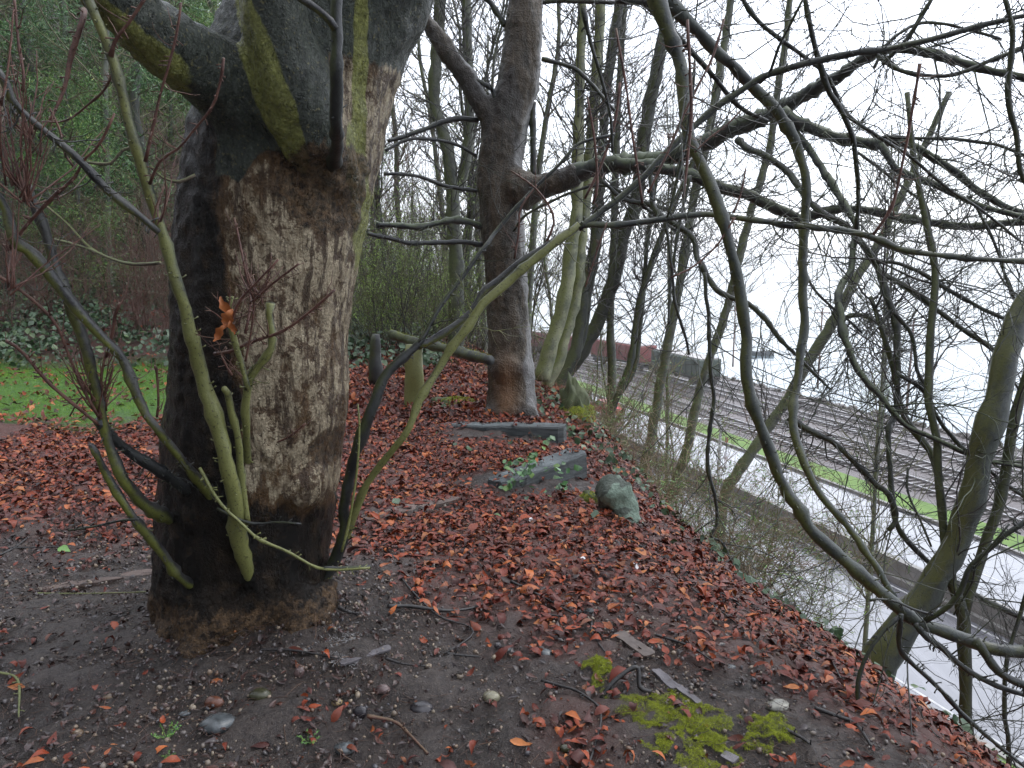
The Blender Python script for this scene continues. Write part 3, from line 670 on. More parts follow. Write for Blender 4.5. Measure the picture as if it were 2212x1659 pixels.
# --- limbs of the chestnut that come down again on the right
L(T1, 'branch', '720,-420 900,-470 1150,-420 1330,-250 1405,-80 1427,0 1445,72 1470,155 1484,234 1499,299 1520,360 1538,414 1560,479 1574,545 1589,621 1603,693 1618,765 1625,837 1634,891 1650,945 1668,999 1697,1053 1726,1107 1748,1145 1787,1184 1848,1235 1902,1282 1949,1321 1992,1346 2046,1361 2100,1382 2154,1397 2300,1408', (3.3, 3.2, 3.0, 2.95, 2.9, 2.8), (60, 40, 18, 13.5, 14, 14, 14.5, 15, 16, 17, 16, 16), B_HANG, side=16, tw=1.2, twl=.5, f0=.3, sp=25, rough=.06)
L(T1, 'branch', '1150,-420 1300,-200 1400,-50 1452,22 1506,72 1560,126 1632,191 1675,234 1704,281 1722,324 1733,378 1740,432 1733,504 1729,597 1729,711 1726,783 1718,855 1715,891 1722,945 1731,999 1758,1046 1794,1095 1841,1148 1873,1199 1902,1242 1935,1290', (3.1, 3.6, 3.5, 3.2, 2.9), (34, 24, 15, 13.5, 13.5, 12.5, 11, 11, 11, 11, 11, 10, 9, 9, 9), B_HANG, side=14, tw=1.6, twl=.5, f0=.2, sp=40, rough=.08)
for s, Y, r, tw in (
    ('1992,1340 2020,1326 2046,1307 2075,1271 2096,1224 2136,1188 2172,1156 2240,1110', (2.82, 2.7), (8, 7, 6), 3),
    ('2100,1385 2115,1400 2136,1426 2172,1458 2260,1490', (2.8, 2.75), (13, 12, 11), 2),
    ('1975,1350 2000,1378 2028,1397 2082,1440 2136,1469 2260,1512', (2.82, 2.8), (8, 8, 7), 3),
    ('1945,1325 1943,1380 1950,1410 1974,1440 2028,1490 2082,1548 2136,1595 2230,1670', (2.83, 2.9), (7, 7, 6.5, 5), 3),
    ('1945,1330 1902,1368 1877,1404 1859,1451 1853,1494 1862,1566 1880,1638 1890,1700', (2.83, 2.75), (5, 6, 6, 5), 2),
    ('1882,1298 1900,1296 1935,1300 1975,1318 2020,1332', (2.75, 2.8), (3, 4), 1),
    ('1740,-10 1754,72 1772,137 1790,191 1819,238 1841,295 1852,360 1857,414 1852,497', (3.4, 3.6), (6, 7, 7, 6, 5), 4),
    ('2170,-10 2186,54 2186,126 2183,216 2197,288 2201,360 2230,430', (3, 3), (6, 7, 7, 6), 4),
    ('1596,-10 1632,43 1686,86 1740,126 1790,170 1822,237 1866,277 1920,313 1963,338 2010,378 2064,421 2118,453 2200,520', (3.6, 3.8), (5, 5, 4.5, 4, 3), 4),
    ('2020,-10 1992,36 1963,83 1934,110 1905,140', (3.4, 3.5), (5, 5), 3),
    ('1740,-10 1704,61 1682,101 1661,158 1640,180', (3.2, 3.4), (3, 3.5), 2),
    ('1416,1 1330,2 1380,5 1410,30 1470,86 1530,150 1600,230 1660,262', (3.6, 3.7), (8, 8, 6, 5), 3),
    ('1500,130 1494,210 1484,290 1470,360 1455,420 1440,470', (2.9, 2.9), (3, 4, 3), 2),
    ('1260,20 1275,90 1300,170 1320,250 1322,330', (3.0, 3.1), (5, 4, 3), 2),
    ('2180,1130 2110,1220 2100,1260 2060,1330', (2.7, 2.8), (2.5, 3), 1)):
    L(T1, 'branch', s, Y, r, B_DARK, tw=tw, twl=.42, lv=3, side=8, sp=60)
for s, Y, r in (('1985,140 1970,225 1956,324 1938,414 1920,461 1888,508', (2.9, 3.0), (3.5, 3.5, 4)), ('1489,40 1492,140 1494,250 1486,340 1478,430', (2.8, 2.8), (4, 3.5, 3)),
                ('1562,40 1540,120 1510,180 1480,240 1440,330 1400,420', (3, 3), (2.5, 3, 3)), ('1612,360 1600,420 1585,460', (3, 3), (2, 2.5)), ('1330,60 1350,170 1362,260 1378,380 1386,440', (3, 3), (2.5, 3)), ('1500,330 1530,300 1570,270 1600,240', (3, 3), (2, 2)),
                ('1590,470 1550,530 1500,575 1450,600', (3, 3), (2.5, 2)), ('1270,210 1285,300 1290,400 1280,440', (3, 3), (2.5, 3)), ('1340,180 1330,260 1300,350 1262,430', (3.1, 3.1), (3, 3)), ('1180,520 1196,470 1160,410 1105,370', (3.2, 3.2), (3, 2)),
                ('1110,560 1120,500 1125,450 1160,400', (3.2, 3.2), (2.5, 2)), ('1265,620 1290,540 1310,480', (3.2, 3.2), (2, 2))):
    L(T1, 'twig', s, Y, r, B_RED, tw=2.5, twl=.12, lv=1, side=6, up=.25, sp=40)
# ------------------------------------------------------------------ second tree on the bluff edge
T2b = np.array([*Q(1107, 925, 7.9)[:2], 0.0]); T2b[2] = zfun(T2b[0], T2b[1])
T2 = thing('horse_chestnut_tree', T2b, 'brown wet chestnut behind the timber steps, scarred foot, long limb reaching right', 'tree')
def m_trunk2():
    m = M_('brown_bark', .4); st = m.noise(5, 6, .6, (2, 2, .35)); fi = m.noise(24, 5, .65, (1, 1, .5))
    c = m.mix(m.ramp(st, [(.35, 0.), (.65, 1.)]), (.020, .0155, .009), (.066, .046, .024))
    c = m.mix(m.ramp(fi, [(.5, 0.), (.7, .7)]), c, (.15, .12, .085))
    c = m.mix(m.ramp(fi, [(.3, .8), (.42, 0.)]), c, (.018, .014, .011))
    c = m.mix(m.attr('dark'), c, m.mix(fi, (.012, .01, .009), (.05, .045, .04)))
    c = m.mix(m.attr('scar'), c, m.mix(m.noise(22, 5, .6, (2, 2, .5)), (.10, .05, .022), (.30, .17, .08)))
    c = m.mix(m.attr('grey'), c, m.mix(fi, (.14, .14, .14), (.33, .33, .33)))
    m.col(c); m.bump(m.math('ADD', fi, m.noise(70, 4)), .9, .02); return m.m
def d2(W): return .018*fbm(W*3, 3, 61)+.012*fbm(W*np.array([12, 12, 5]), 3, 63)+.008*fbm(W*30, 2, 65)
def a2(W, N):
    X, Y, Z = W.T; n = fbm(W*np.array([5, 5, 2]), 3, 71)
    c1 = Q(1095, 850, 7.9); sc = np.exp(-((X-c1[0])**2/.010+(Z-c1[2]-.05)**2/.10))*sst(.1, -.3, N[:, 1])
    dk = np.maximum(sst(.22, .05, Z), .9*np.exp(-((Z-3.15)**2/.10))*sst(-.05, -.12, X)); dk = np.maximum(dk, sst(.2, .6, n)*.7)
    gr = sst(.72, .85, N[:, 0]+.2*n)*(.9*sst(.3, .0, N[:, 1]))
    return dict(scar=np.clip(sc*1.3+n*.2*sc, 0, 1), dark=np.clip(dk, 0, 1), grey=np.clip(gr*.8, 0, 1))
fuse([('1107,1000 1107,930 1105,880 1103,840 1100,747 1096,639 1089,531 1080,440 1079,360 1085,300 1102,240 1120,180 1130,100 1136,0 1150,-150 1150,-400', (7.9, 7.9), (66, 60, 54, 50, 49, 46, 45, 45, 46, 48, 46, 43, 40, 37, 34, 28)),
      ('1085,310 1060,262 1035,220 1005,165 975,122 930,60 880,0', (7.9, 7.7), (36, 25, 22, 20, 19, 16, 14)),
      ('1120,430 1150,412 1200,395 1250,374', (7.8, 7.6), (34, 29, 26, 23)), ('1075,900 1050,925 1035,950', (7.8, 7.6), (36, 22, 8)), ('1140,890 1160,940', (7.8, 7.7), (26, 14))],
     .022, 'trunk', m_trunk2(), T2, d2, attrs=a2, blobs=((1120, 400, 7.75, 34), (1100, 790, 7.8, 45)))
L(T2, 'limb', '1230,382 1300,360 1370,347 1440,340 1506,317 1578,281 1668,245 1722,216 1776,184 1830,151 1884,122 1938,108 1992,113 2064,133 2136,151 2280,180', (7.65, 7.0, 6.4, 5.8, 5.4), (24, 22, 21, 20, 18, 16, 14, 11, 10, 10, 9), B_LIMB, side=14, tw=3, twl=.9, lv=3, twr=.006, sp=25, rough=.1)
L(T2, 'limb', '1690,240 1711,259 1758,281 1812,299 1884,313 1938,306 1992,328 2064,374 2136,428 2260,480', (6.4, 6.0), (15, 14, 13, 12, 10, 9, 8), B_LIMB, side=12, tw=4, twl=.7, lv=3, twr=.005, sp=30)
L(T2, 'limb', '1330,352 1380,358 1416,364 1488,378 1560,403 1632,432 1722,468 1751,464 1812,450 1884,454 1956,472 2028,484 2100,486 2260,483', (7.2, 6.4, 5.8), (14, 14, 14, 13, 12, 10, 9, 9), B_LIMB, side=12, tw=4, twl=.7, lv=3, twr=.005, sp=30)
for s, Y, r, tw in (
    ('1905,312 1920,342 1945,374 2010,396 2082,428 2154,457 2260,475', (6, 5.6), (9, 8, 7), 4),
    ('1590,296 1620,320 1650,335 1686,360 1715,396 1740,425 1776,457 1830,493 1866,536 1902,585 1938,610 1992,646 2046,686 2100,722 2145,755', (6.6, 5.8, 5.2), (8, 8, 8, 8, 7, 6), 4),
    ('1704,266 1740,313 1769,353 1798,396 1819,432 1834,468 1848,493 1844,540 1841,585 1816,621 1808,650 1816,682 1823,729 1841,776 1866,819 1898,855 1927,891 1963,923 2010,945 2082,977 2136,995 2260,1020', (6.4, 5.6, 5.0, 4.6), (9, 9, 8, 9, 9, 7, 6, 5), 4),
    ('1848,520 1866,535 1902,585 1916,639 1931,693 1938,747 1942,819 1942,891 1920,927 1920,981 1924,1053 1934,1127 1974,1181 2028,1231 2082,1267 2136,1300 2260,1360', (5.6, 5.0, 4.6), (8, 9, 8, 7, 7, 7), 3),
    ('1880,562 1898,568 1938,570 1992,592 2046,624 2100,653 2190,700', (5.5, 5.2), (5, 5, 5), 4),
    ('1400,360 1416,450 1452,482 1495,515 1506,558 1513,567 1542,610 1574,639 1614,657 1650,689 1686,733 1722,769 1758,805 1794,841', (6.6, 5.6), (6, 7, 7, 7, 6, 5, 3), 3),
    ('1525,590 1528,675 1531,747 1535,801 1544,855 1538,909 1531,963 1528,1017 1542,1071 1549,1128 1535,1160 1560,1170 1580,1210 1610,1260 1655,1300 1720,1308', (5.6, 5.4), (5, 5, 5, 4, 3.5, 3), 3),
    ('1436,470 1452,603 1459,657 1480,720 1490,765', (6, 6), (3.5, 4, 3), 2), ('1702,900 1729,916 1776,945 1830,985 1866,1021 1895,1053 1915,1068 1930,1110 1915,1140', (5, 4.8), (8, 8, 8, 7), 3),
    ('1743,585 1758,621 1790,657 1830,689 1863,719', (5.4, 5.4), (3.5, 3), 3), ('1938,806 1942,812 1992,841 2010,877 2028,909 2064,956 2100,985 2136,1017 2172,1049 2240,1095', (5, 4.8), (5, 5), 3),
    ('1930,670 1966,718 1977,765 1981,801 1999,837 2010,870', (5.2, 5), (5, 4.5), 3), ('1902,299 1956,297 2046,299 2118,310 2172,320 2240,345', (6, 5.8), (4, 4), 4),
    ('1884,108 1909,133 1956,155 2028,166 2082,158 2136,133 2240,90', (5.6, 5.4), (5, 5), 4), ('1852,330 1895,360 1938,396 1977,425 2002,450 2010,504 2020,540', (6, 5.6), (3.5, 3), 3),
    ('1888,148 1912,100 1948,68 1992,47 2046,50 2100,65 2165,86', (5.8, 5.6), (4, 3.5), 4), ('1010,165 1035,175 1060,190 1070,220', (7.8, 7.8), (6, 6), 2),
    ('1048,490 1010,480 960,480 900,488 810,488', (7.9, 7.5), (9, 8, 7), 1), ('1044,528 1000,524 950,524 900,528 850,518 795,505', (7.9, 7.4), (7, 6, 5), 1),
    ('1034,256 980,260 930,275 880,290 835,305', (7.9, 7.6), (7, 6, 4), 1), ('1030,410 960,400 900,380 830,376', (7.9, 7.6), (5, 4), 2), ('1028,335 980,310 930,300 880,302 830,324', (7.9, 7.5), (4, 4), 2),
    ('1170,130 1230,142 1270,170 1330,240', (7.8, 7.6), (5, 5, 4), 3), ('1095,60 1076,30 1050,0 1010,-20', (7.9, 7.9), (7, 6), 3), ('1170,5 1200,3 1250,5 1330,3', (7.9, 7.8), (6, 5), 2),
    ('1110,500 1150,455 1290,400 1380,440 1460,500', (7.6, 7), (3, 4), 2), ('1300,392 1350,430 1400,440 1440,452', (7.2, 7), (5, 6), 2), ('1150,220 1148,300 1152,380', (7.9, 7.9), (8, 7), 1),
    ('1960,1010 1960,1060 1985,1120 2010,1180', (4.8, 4.6), (3, 3), 2), ('1490,378 1470,470 1450,600 1445,700', (6.4, 6.2), (4, 3), 3), ('2110,450 2150,530 2190,640 2240,700', (5.6, 5.4), (4, 3.5), 4)):
    L(T2, 'branch', s, Y, r, B_DARK if r[0] < 9 else B_LIMB, tw=tw, twl=.72, lv=3, twr=.0042, side=8, sp=60)
#@@PART3@@
# ------------------------------------------------------------------ trees along the bluff and down its face
def bgtree(paths, mat, label, nb=30, bl=1.6, cat='tree', f=(.25, 1.), lean=0, name='bare_tree', group='bare trees on the bluff', tmat=None, r0=.008, ang=.75, lv=3, up=.05):
    trunks = []
    for s, Y, rad in paths:
        pts = parse(s) if isinstance(s, str) else s; n = len(pts); tt = np.linspace(0, 1, n)
        W = [np.r_[Q(x, y, Yk), r*Yk/F] for (x, y), Yk, r in zip(pts, np.interp(tt, np.linspace(0, 1, len(Y)), Y), np.interp(tt, np.linspace(0, 1, len(rad)), rad))]
        trunks.append(np.array(W))
    b = trunks[0][0]; g = float(zfun(b[0], b[1]))
    if b[2] > g-.05: trunks[0] = np.vstack([[b[0]-.02, b[1], g-.15, b[3]*1.15], trunks[0]])
    b = trunks[0][0]; T = thing(name, (b[0], b[1], g), label, cat, group)
    mt = MB(); mc = MB()
    for W in trunks:
        ln = np.linalg.norm(np.diff(W[:, :3], axis=0), axis=1).sum(); ns = int(min(90, max(14, ln/.12)))
        C = catmull(W, ns); P = C[:, :3]; RR = np.maximum(C[:, 3], .004)
        P = P+.3*RR[:, None]*rng.normal(0, .25, P.shape)
        mt.tubes(P, RR*(1+.07*rng.normal(size=ns)), 10, ref=(.1, 1, .1), rough=.1, rs=9)
        k = rng.integers(int(ns*f[0]), int(ns*f[1])-1, int(nb*1.5)); Tn = norm(P[k+1]-P[k])
        pr = norm(np.cross(Tn, rng.normal(size=(len(k), 3)))+UP*.15)
        r = np.minimum(RR[k]*.5, r0*(.6+.8*rng.random(len(k))))
        grow(mc, P[k], norm(Tn*.45+pr*ang), bl*(.4+.9*rng.random(len(k))), r, lv, 5, .16, up, 5, 8, .75, .5)
    mt.build('trunk', mat, T); tag(mc.build('crown', tmat or B_TWIG, T), kind=None)
    return T
BG = bgtree
BG([('985,800 985,700 985,597 978,470 974,360 955,280 938,216 944,120 952,0 965,-160', (13, 13), (19, 16, 14, 13, 12)), ('972,430 1000,380 1012,300 1014,200 1010,100 1007,0 1010,-140', (13, 13.3), (11, 11, 10, 9))], B_BG, 'tall forked mossy grey tree just left of the brown chestnut trunk', 45, 1.8)
BG([('1183,824 1204,783 1226,704 1244,639 1255,531 1269,396 1280,270 1291,126 1298,0 1305,-160', (10, 10.4), (15, 13, 13, 12, 12, 11, 10)), ('1170,824 1190,747 1212,675 1226,603 1232,531 1244,480 1248,360 1251,252 1255,108 1258,-20 1262,-150', (9.8, 10.2), (17, 16, 15, 14, 11, 9, 9))], B_PALE, 'pale green twin stems curving up right beside the brown chestnut', 30, 1.3, f=(.4, 1))
BG([('1196,838 1236,790 1284,711 1320,621 1338,545 1349,504 1374,432 1399,252 1420,144 1445,20 1470,-120', (11, 11.5), (18, 16, 15, 14, 14, 12, 10))], B_BGD, 'thick dark stem leaning far right over the road from the bluff edge', 30, 1.6, f=(.4, 1))
BG([('1205,838 1240,765 1251,711 1262,621 1284,531 1292,440 1300,330 1310,200 1330,60 1350,-80', (10.6, 11), (14, 13, 12, 11, 10, 9)), ('1225,800 1256,740 1272,640 1294,520 1301,480', (10.6, 11), (9, 8, 6))], B_BGD, 'dark mossy stem just behind the pale twin stems', 25, 1.4, f=(.4, 1))
BG([('1320,940 1322,800 1318,700 1320,621 1325,540 1328,430 1332,300 1340,150 1350,0 1355,-100', (11, 11.4), (10, 9, 8.5, 8, 7, 6, 5))], B_BG, 'slim upright grey stem rising beside the curved brambles', 28, 1.3, f=(.3, 1))
BG([('1300,960 1320,891 1356,801 1374,700 1385,640 1410,560 1440,480 1475,400 1520,300', (10.5, 10.8), (8, 8, 7, 6, 5)), ('1340,850 1372,790 1383,700 1392,600 1400,500 1420,380', (10.6, 10.8), (6, 5.5, 5, 4))], B_BGD, 'crooked thin stem forking low at the head of the slope', 25, 1.1, f=(.3, 1))
BG([('1385,1050 1410,927 1428,819 1457,675 1482,531 1500,420 1528,300 1550,180 1570,60 1590,-80', (13, 13.4), (12, 11, 10, 10, 9, 8, 7))], B_BG, 'grey stem leaning right in front of the dark red wagons', 40, 1.9, f=(.35, 1))
BG([('1440,1100 1481,981 1499,891 1524,801 1567,675 1603,531 1630,430 1660,330 1680,200 1700,60 1715,-90', (14, 14.5), (11, 10, 9, 9, 8, 7, 6))], B_BG, 'grey stem leaning right in front of the green wagon', 40, 2.0, f=(.35, 1))
BG([('1560,1090 1596,1017 1632,963 1661,920 1704,855 1740,790 1805,686 1848,603 1895,531 1940,440 1990,330 2050,200', (11.5, 12), (13, 12, 12, 12, 10, 8, 6)), ('1795,700 1850,680 1900,700 1950,760', (11.8, 11), (6, 5, 4))], B_BG, 'mottled ivy-footed stem slanting steeply right across the tracks', 35, 1.7, f=(.3, 1))
BG([('2092,1610 2089,1584 2086,1494 2082,1400 2080,1320 2057,1260 2045,1190 2039,1128 2028,1035 2024,945 2006,873 2006,819 2010,711 2021,585 2000,480 1975,350 1960,200', (4.6, 4.6, 4.9, 5.3), (15, 14, 14, 13, 11, 9, 9, 9, 8, 7, 5)), ('2082,1330 2107,1242 2136,1152 2165,1062 2186,927 2204,855 2230,760 2260,600 2290,420 2300,200', (4.6, 4.9), (12, 11, 11, 10, 7, 4)),
    ('2030,1040 2014,981 1978,934 1949,891 1927,783 1900,700 1880,640', (5.0, 5.4), (8, 8, 7, 6, 4))], B_BGD, 'slender dark tree forking low at the far right, mossy foot', 7, 1.1, f=(.35, 1), r0=.006)
T = BG([('1885,1460 1895,1429 1925,1392 1956,1345 2010,1270 2064,1175 2100,1062 2118,981 2140,909 2156,837 2170,765 2196,700 2240,620 2330,480 2420,300 2490,80 2540,-150', (4.55, 4.6, 4.9), (42, 38, 33, 29, 28, 27, 26, 25, 23, 18, 12, 6))], B_HANG, 'stout smooth green-brown trunk leaning right from the leafy bluff edge', 10, .9, f=(.5, 1), r0=.006)
BG([('2180,1640 2170,1560 2172,1450 2180,1400 2200,1340 2240,1200', (4.4, 4.6), (6, 5, 4))], B_DARK, 'thin sapling stem in the lower right corner', 12, .5, r0=.003)
# mixed saplings and woods: three shapes, copied
def sapling(name, label, group, h, r, mat, nb, bl, two=False, at=(0, 60, 0)):
    T = thing(name, at, label, 'tree', group); mt = MB(); mc = MB()
    for q in range(2 if two else 1):
        k = np.arange(9)/8; ang = rng.uniform(0, 6.28); ln = (.10 if not two else .16)*h
        P = np.stack([at[0]+np.cos(ang)*ln*k**1.5+.06*rng.normal(size=9)*k, at[1]+np.sin(ang)*ln*k**1.5+.06*rng.normal(size=9), at[2]-.3+(h+.3)*k], 1)
        C = catmull(np.c_[P, r*(1-.75*k)], 24); mt.tubes(C[:, :3], C[:, 3], 8, rough=.1, rs=6)
        kk = rng.integers(6, 23, nb); Tn = norm(C[kk, :3]-C[kk-1, :3]); pr = norm(np.cross(Tn, rng.normal(size=(nb, 3))))
        grow(mc, C[kk, :3], norm(Tn*.7+pr*.8), bl*(.4+.8*rng.random(nb)), np.minimum(C[kk, 3]*.5, .02), 3, 5, .14, .07, 4, 7, .65, .5)
    mt.build('trunk', mat, T); mc.build('crown', B_TWIG if mat is B_BGD else B_YOUNG, T); return T
G1 = 'slender bare trees standing in the wood behind'
lab1 = ('slender bare leafless tree in the misty wood left of the brown chestnut')
protos = [sapling('sapling', lab1, G1, 9, .085, B_BG, 26, 1.7), sapling('sapling', lab1, G1, 7, .06, B_BGD, 26, 1.4, True), sapling('sapling', lab1, G1, 11, .11, B_BG, 30, 2.1)]
used = set()
def place(pl, x, y, s=1, dz=0):
    z = float(zfun(x, y))+dz; k = R_.randrange(len(pl)); rz = R_.random()*6.28
    key = pl[k].name
    if key not in used: used.add(key); pl[k].location = (x, y, z); pl[k].rotation_euler = (0, 0, rz); pl[k].scale = (s,)*3; return pl[k]
    return dup(pl[k], (x, y, z), rz, s)
for i in range(34):
    y = 15+26*(i/34)**1.1+R_.random()*1.5; vx = R_.uniform(770, 1130) if i % 3 else R_.uniform(0, 440)
    x = (vx-1106)/F*y; place(protos, x, y, R_.uniform(.7, 1.15))
G2 = 'bare trees growing on the steep face of the bluff'
lab2 = 'thin bare leafless tree growing up from the steep bluff face'
pr2 = [sapling('bluff_sapling', lab2, G2, 8, .07, B_BG, 30, 1.9), sapling('bluff_sapling', lab2, G2, 9, .06, B_BGD, 30, 1.8, True)]
for vx, y in ((1150, 20), (1215, 19), (1262, 24), (1345, 23), (1500, 24), (1660, 23)):
    x = (vx-1106)/F*y; place(pr2, x, y, R_.uniform(.8, 1.1))
G9 = 'tall bare trees rising from the foot of the bluff'; lab9 = 'tall thin bare tree rising from the foot of the bluff by the road'
pr9 = [sapling('tall_bare_tree', lab9, G9, 21, .10, B_BG, 46, 3.4), sapling('tall_bare_tree', lab9, G9, 18, .08, B_BG, 40, 3.0, True)]
for vx, y in ((1455, 26), (1925, 22)):
    place(pr9, (vx-1106)/F*y, y, R_.uniform(.95, 1.1))
# ------------------------------------------------------------------ leaf cards of many kinds
def leafcards(mb, C, Nrm, Ln, Wr=.4, curl=.6, cup=.3, seg=4, mi=0, shape='obo'):
    """small curled leaves at C facing Nrm, Ln long"""
    N = len(C); Nrm = norm(Nrm); A = norm(np.cross(Nrm, rng.normal(size=(N, 3)))); B = np.cross(Nrm, A)
    u = np.linspace(0, 1, seg+1)
    if shape == 'obo': wd = np.sin(np.pi*np.clip(u, .04, .97)**1.5)**.8
    else: wd = np.sin(np.pi*np.clip(u, .05, .97))**.7
    k = curl*rng.normal(size=N)*1.0; k = np.where(np.abs(k) < .05, .05, k)
    th = k[:, None]*(u-.5)[None]*2
    xs = np.sin(th)/k[:, None]/2*Ln[:, None]; zs = (np.cos(th)-np.cos(k)[:, None])/k[:, None]/2*Ln[:, None]
    w = wd[None]*Ln[:, None]*Wr*.5; cp = cup*(.3+rng.random(N))[:, None]*rng.choice([-1, 1], N, p=[.3, .7])[:, None]
    tw = rng.normal(0, .35, N)[:, None]*(u-.5)
    V = []
    for sgn in (-1, 0, 1):
        y = sgn*w*np.cos(tw); z = zs+abs(sgn)*w*cp+sgn*w*np.sin(tw)
        V.append(C[:, None]+xs[..., None]*A[:, None]+y[..., None]*B[:, None]+z[..., None]*Nrm[:, None])
    V = np.stack(V, 2)                                    # N, seg+1, 3, 3
    idx = np.arange(N*(seg+1)*3).reshape(N, seg+1, 3)
    Fq = np.stack([idx[:, :-1, :-1], idx[:, 1:, :-1], idx[:, 1:, 1:], idx[:, :-1, 1:]], -1).reshape(-1, 4)
    mb.add(V.reshape(-1, 3), Fq, mi)
def gnormal(x, y, e=.05):
    zx = (zfun(x+e, y)-zfun(x-e, y))/(2*e); zy = (zfun(x, y+e)-zfun(x, y-e))/(2*e)
    return norm(np.stack([-zx, -zy, np.ones_like(zx)], -1))
def scatter(n, x0, x1, y0, y1, dens, pw=1.0):
    m = int(n*6); X = rng.uniform(x0, x1, m); Y = y0+(y1-y0)*rng.random(m)**pw
    keep = rng.random(m) < dens(X, Y); X, Y = X[keep][:n], Y[keep][:n]; return X, Y
def inview(X, Y, mg=.25): return np.abs(X) < Y*.643+mg*3
mb = MB()
dn = lambda X, Y: leafdens(X, Y)*inview(X, Y)*(w2p(X, Y)[0] < 5.5)
X, Y = scatter(40000, -4.5, 3.2, 1.3, 7.5, dn, .9); n = len(X)
sz = rng.uniform(.022, .078, n)*(1+.6*(rng.random(n) < .10))
leafcards(mb, np.stack([X, Y, zfun(X, Y)+.008+np.abs(rng.normal(0, .009, n))], 1), gnormal(X, Y)+rng.normal(0, .24, (n, 3)), sz, .46, 1.1, .5)
X, Y = scatter(19000, -9, 3, 7.5, 17, dn, 1.1); n = len(X)
leafcards(mb, np.stack([X, Y, zfun(X, Y)+.015+np.abs(rng.normal(0, .015, n))], 1), gnormal(X, Y)+rng.normal(0, .45, (n, 3)), rng.uniform(.05, .12, n), .5, .9, .5, seg=2)
# strays on the bare earth and on the lawn
X, Y = scatter(900, -2.6, 2.2, 1.5, 5, lambda X, Y: (1-leafdens(X, Y))*inview(X, Y)*(.25+.75*(fbm(np.stack([X*2, Y*2, X*0], -1), 3, 77) > .15)), 1); n = len(X)
leafcards(mb, np.stack([X, Y, zfun(X, Y)+.016], 1), gnormal(X, Y)+rng.normal(0, .3, (n, 3)), rng.uniform(.018, .075, n), .42, 1.2, .5)
X, Y = scatter(500, -9, -2.3, 7.3, 11, lambda X, Y: np.ones_like(X)*.6, 1); n = len(X)
leafcards(mb, np.stack([X, Y, zfun(X, Y)+.04], 1), gnormal(X, Y)+rng.normal(0, .35, (n, 3)), rng.uniform(.05, .12, n), .5, .9, .5, seg=2)
tag(mb.build('fallen_leaves', M_LEAF), 'wet red-brown fallen chestnut leaves lying over the bluff top', 'leaf litter', kind='stuff')
mb = MB(); X, Y = scatter(52000, -9.5, -2.0, 7.0, 12, lambda X, Y: sst(7.1, 8.0, Y+.35*fbm(np.stack([X*1.5, Y*1.5, X*0], -1), 3, 4))*sst(12, 11.2, Y)*sst(-2.1, -2.8, X), 1); n = len(X)
leafcards(mb, np.stack([X, Y, zfun(X, Y)+.02], 1), rng.normal(size=(n, 3))*np.array([1, 1, .25]), rng.uniform(.05, .10, n), .13, .4, .2, seg=1)
tag(mb.build('lawn', M_LAWN), 'strip of bright green mown grass behind the big trunk', 'grass', kind='stuff')
# ivy and brambles on the bank
mb = MB(); X, Y = scatter(17000, -14, .2, 11.0, 20, lambda X, Y: sst(10.8, 11.6, Y)*inview(X, Y, .5)*(.25+.75*(fbm(np.stack([X*1.1, Y*1.1, X*0], -1), 3, 78) > -.25))*(X < -.09*Y), 1.2); n = len(X)
hh = np.abs(rng.normal(0, .12, n))*(1+fbm(np.stack([X, Y, X*0], -1), 2, 3))
leafcards(mb, np.stack([X, Y, zfun(X, Y)+.03+hh], 1), rng.normal(0, .6, (n, 3))+UP+np.array([0, -.5, 0]), rng.uniform(.05, .12, n), .8, .4, .25, seg=2, shape='r')
tag(mb.build('ivy_ground_cover', M_CREEP), 'dark green ivy creeping over the leafy bank behind the lawn', 'ivy', kind='stuff')
mb = MB(); X, Y = scatter(520, -.9, 2.9, 4.5, 9.5, lambda X, Y: (w2p(X, Y)[0] > 2.9)*(w2p(X, Y)[0] < 4.2)*.8+.035, 1); n = len(X)
leafcards(mb, np.stack([X, Y, zfun(X, Y)+.03+np.abs(rng.normal(0, .03, n))], 1), rng.normal(0, .5, (n, 3))+UP+np.array([0, -.5, 0]), rng.uniform(.04, .08, n), .85, .4, .2, seg=2, shape='r')
X, Y = scatter(300, 1.2, 3.0, 2.6, 5, lambda X, Y: (w2p(X, Y)[0] > 2.85)*(w2p(X, Y)[0] < 3.6)*1., 1); n = len(X)
leafcards(mb, np.stack([X, Y, zfun(X, Y)+.03+np.abs(rng.normal(0, .03, n))], 1), rng.normal(0, .5, (n, 3))+UP+np.array([0, -.5, 0]), rng.uniform(.03, .06, n), .85, .4, .2, seg=2, shape='r')
tag(mb.build('ivy_sprigs', M_CREEP), 'small ivy sprigs along the lip of the bluff', 'ivy', kind='stuff')
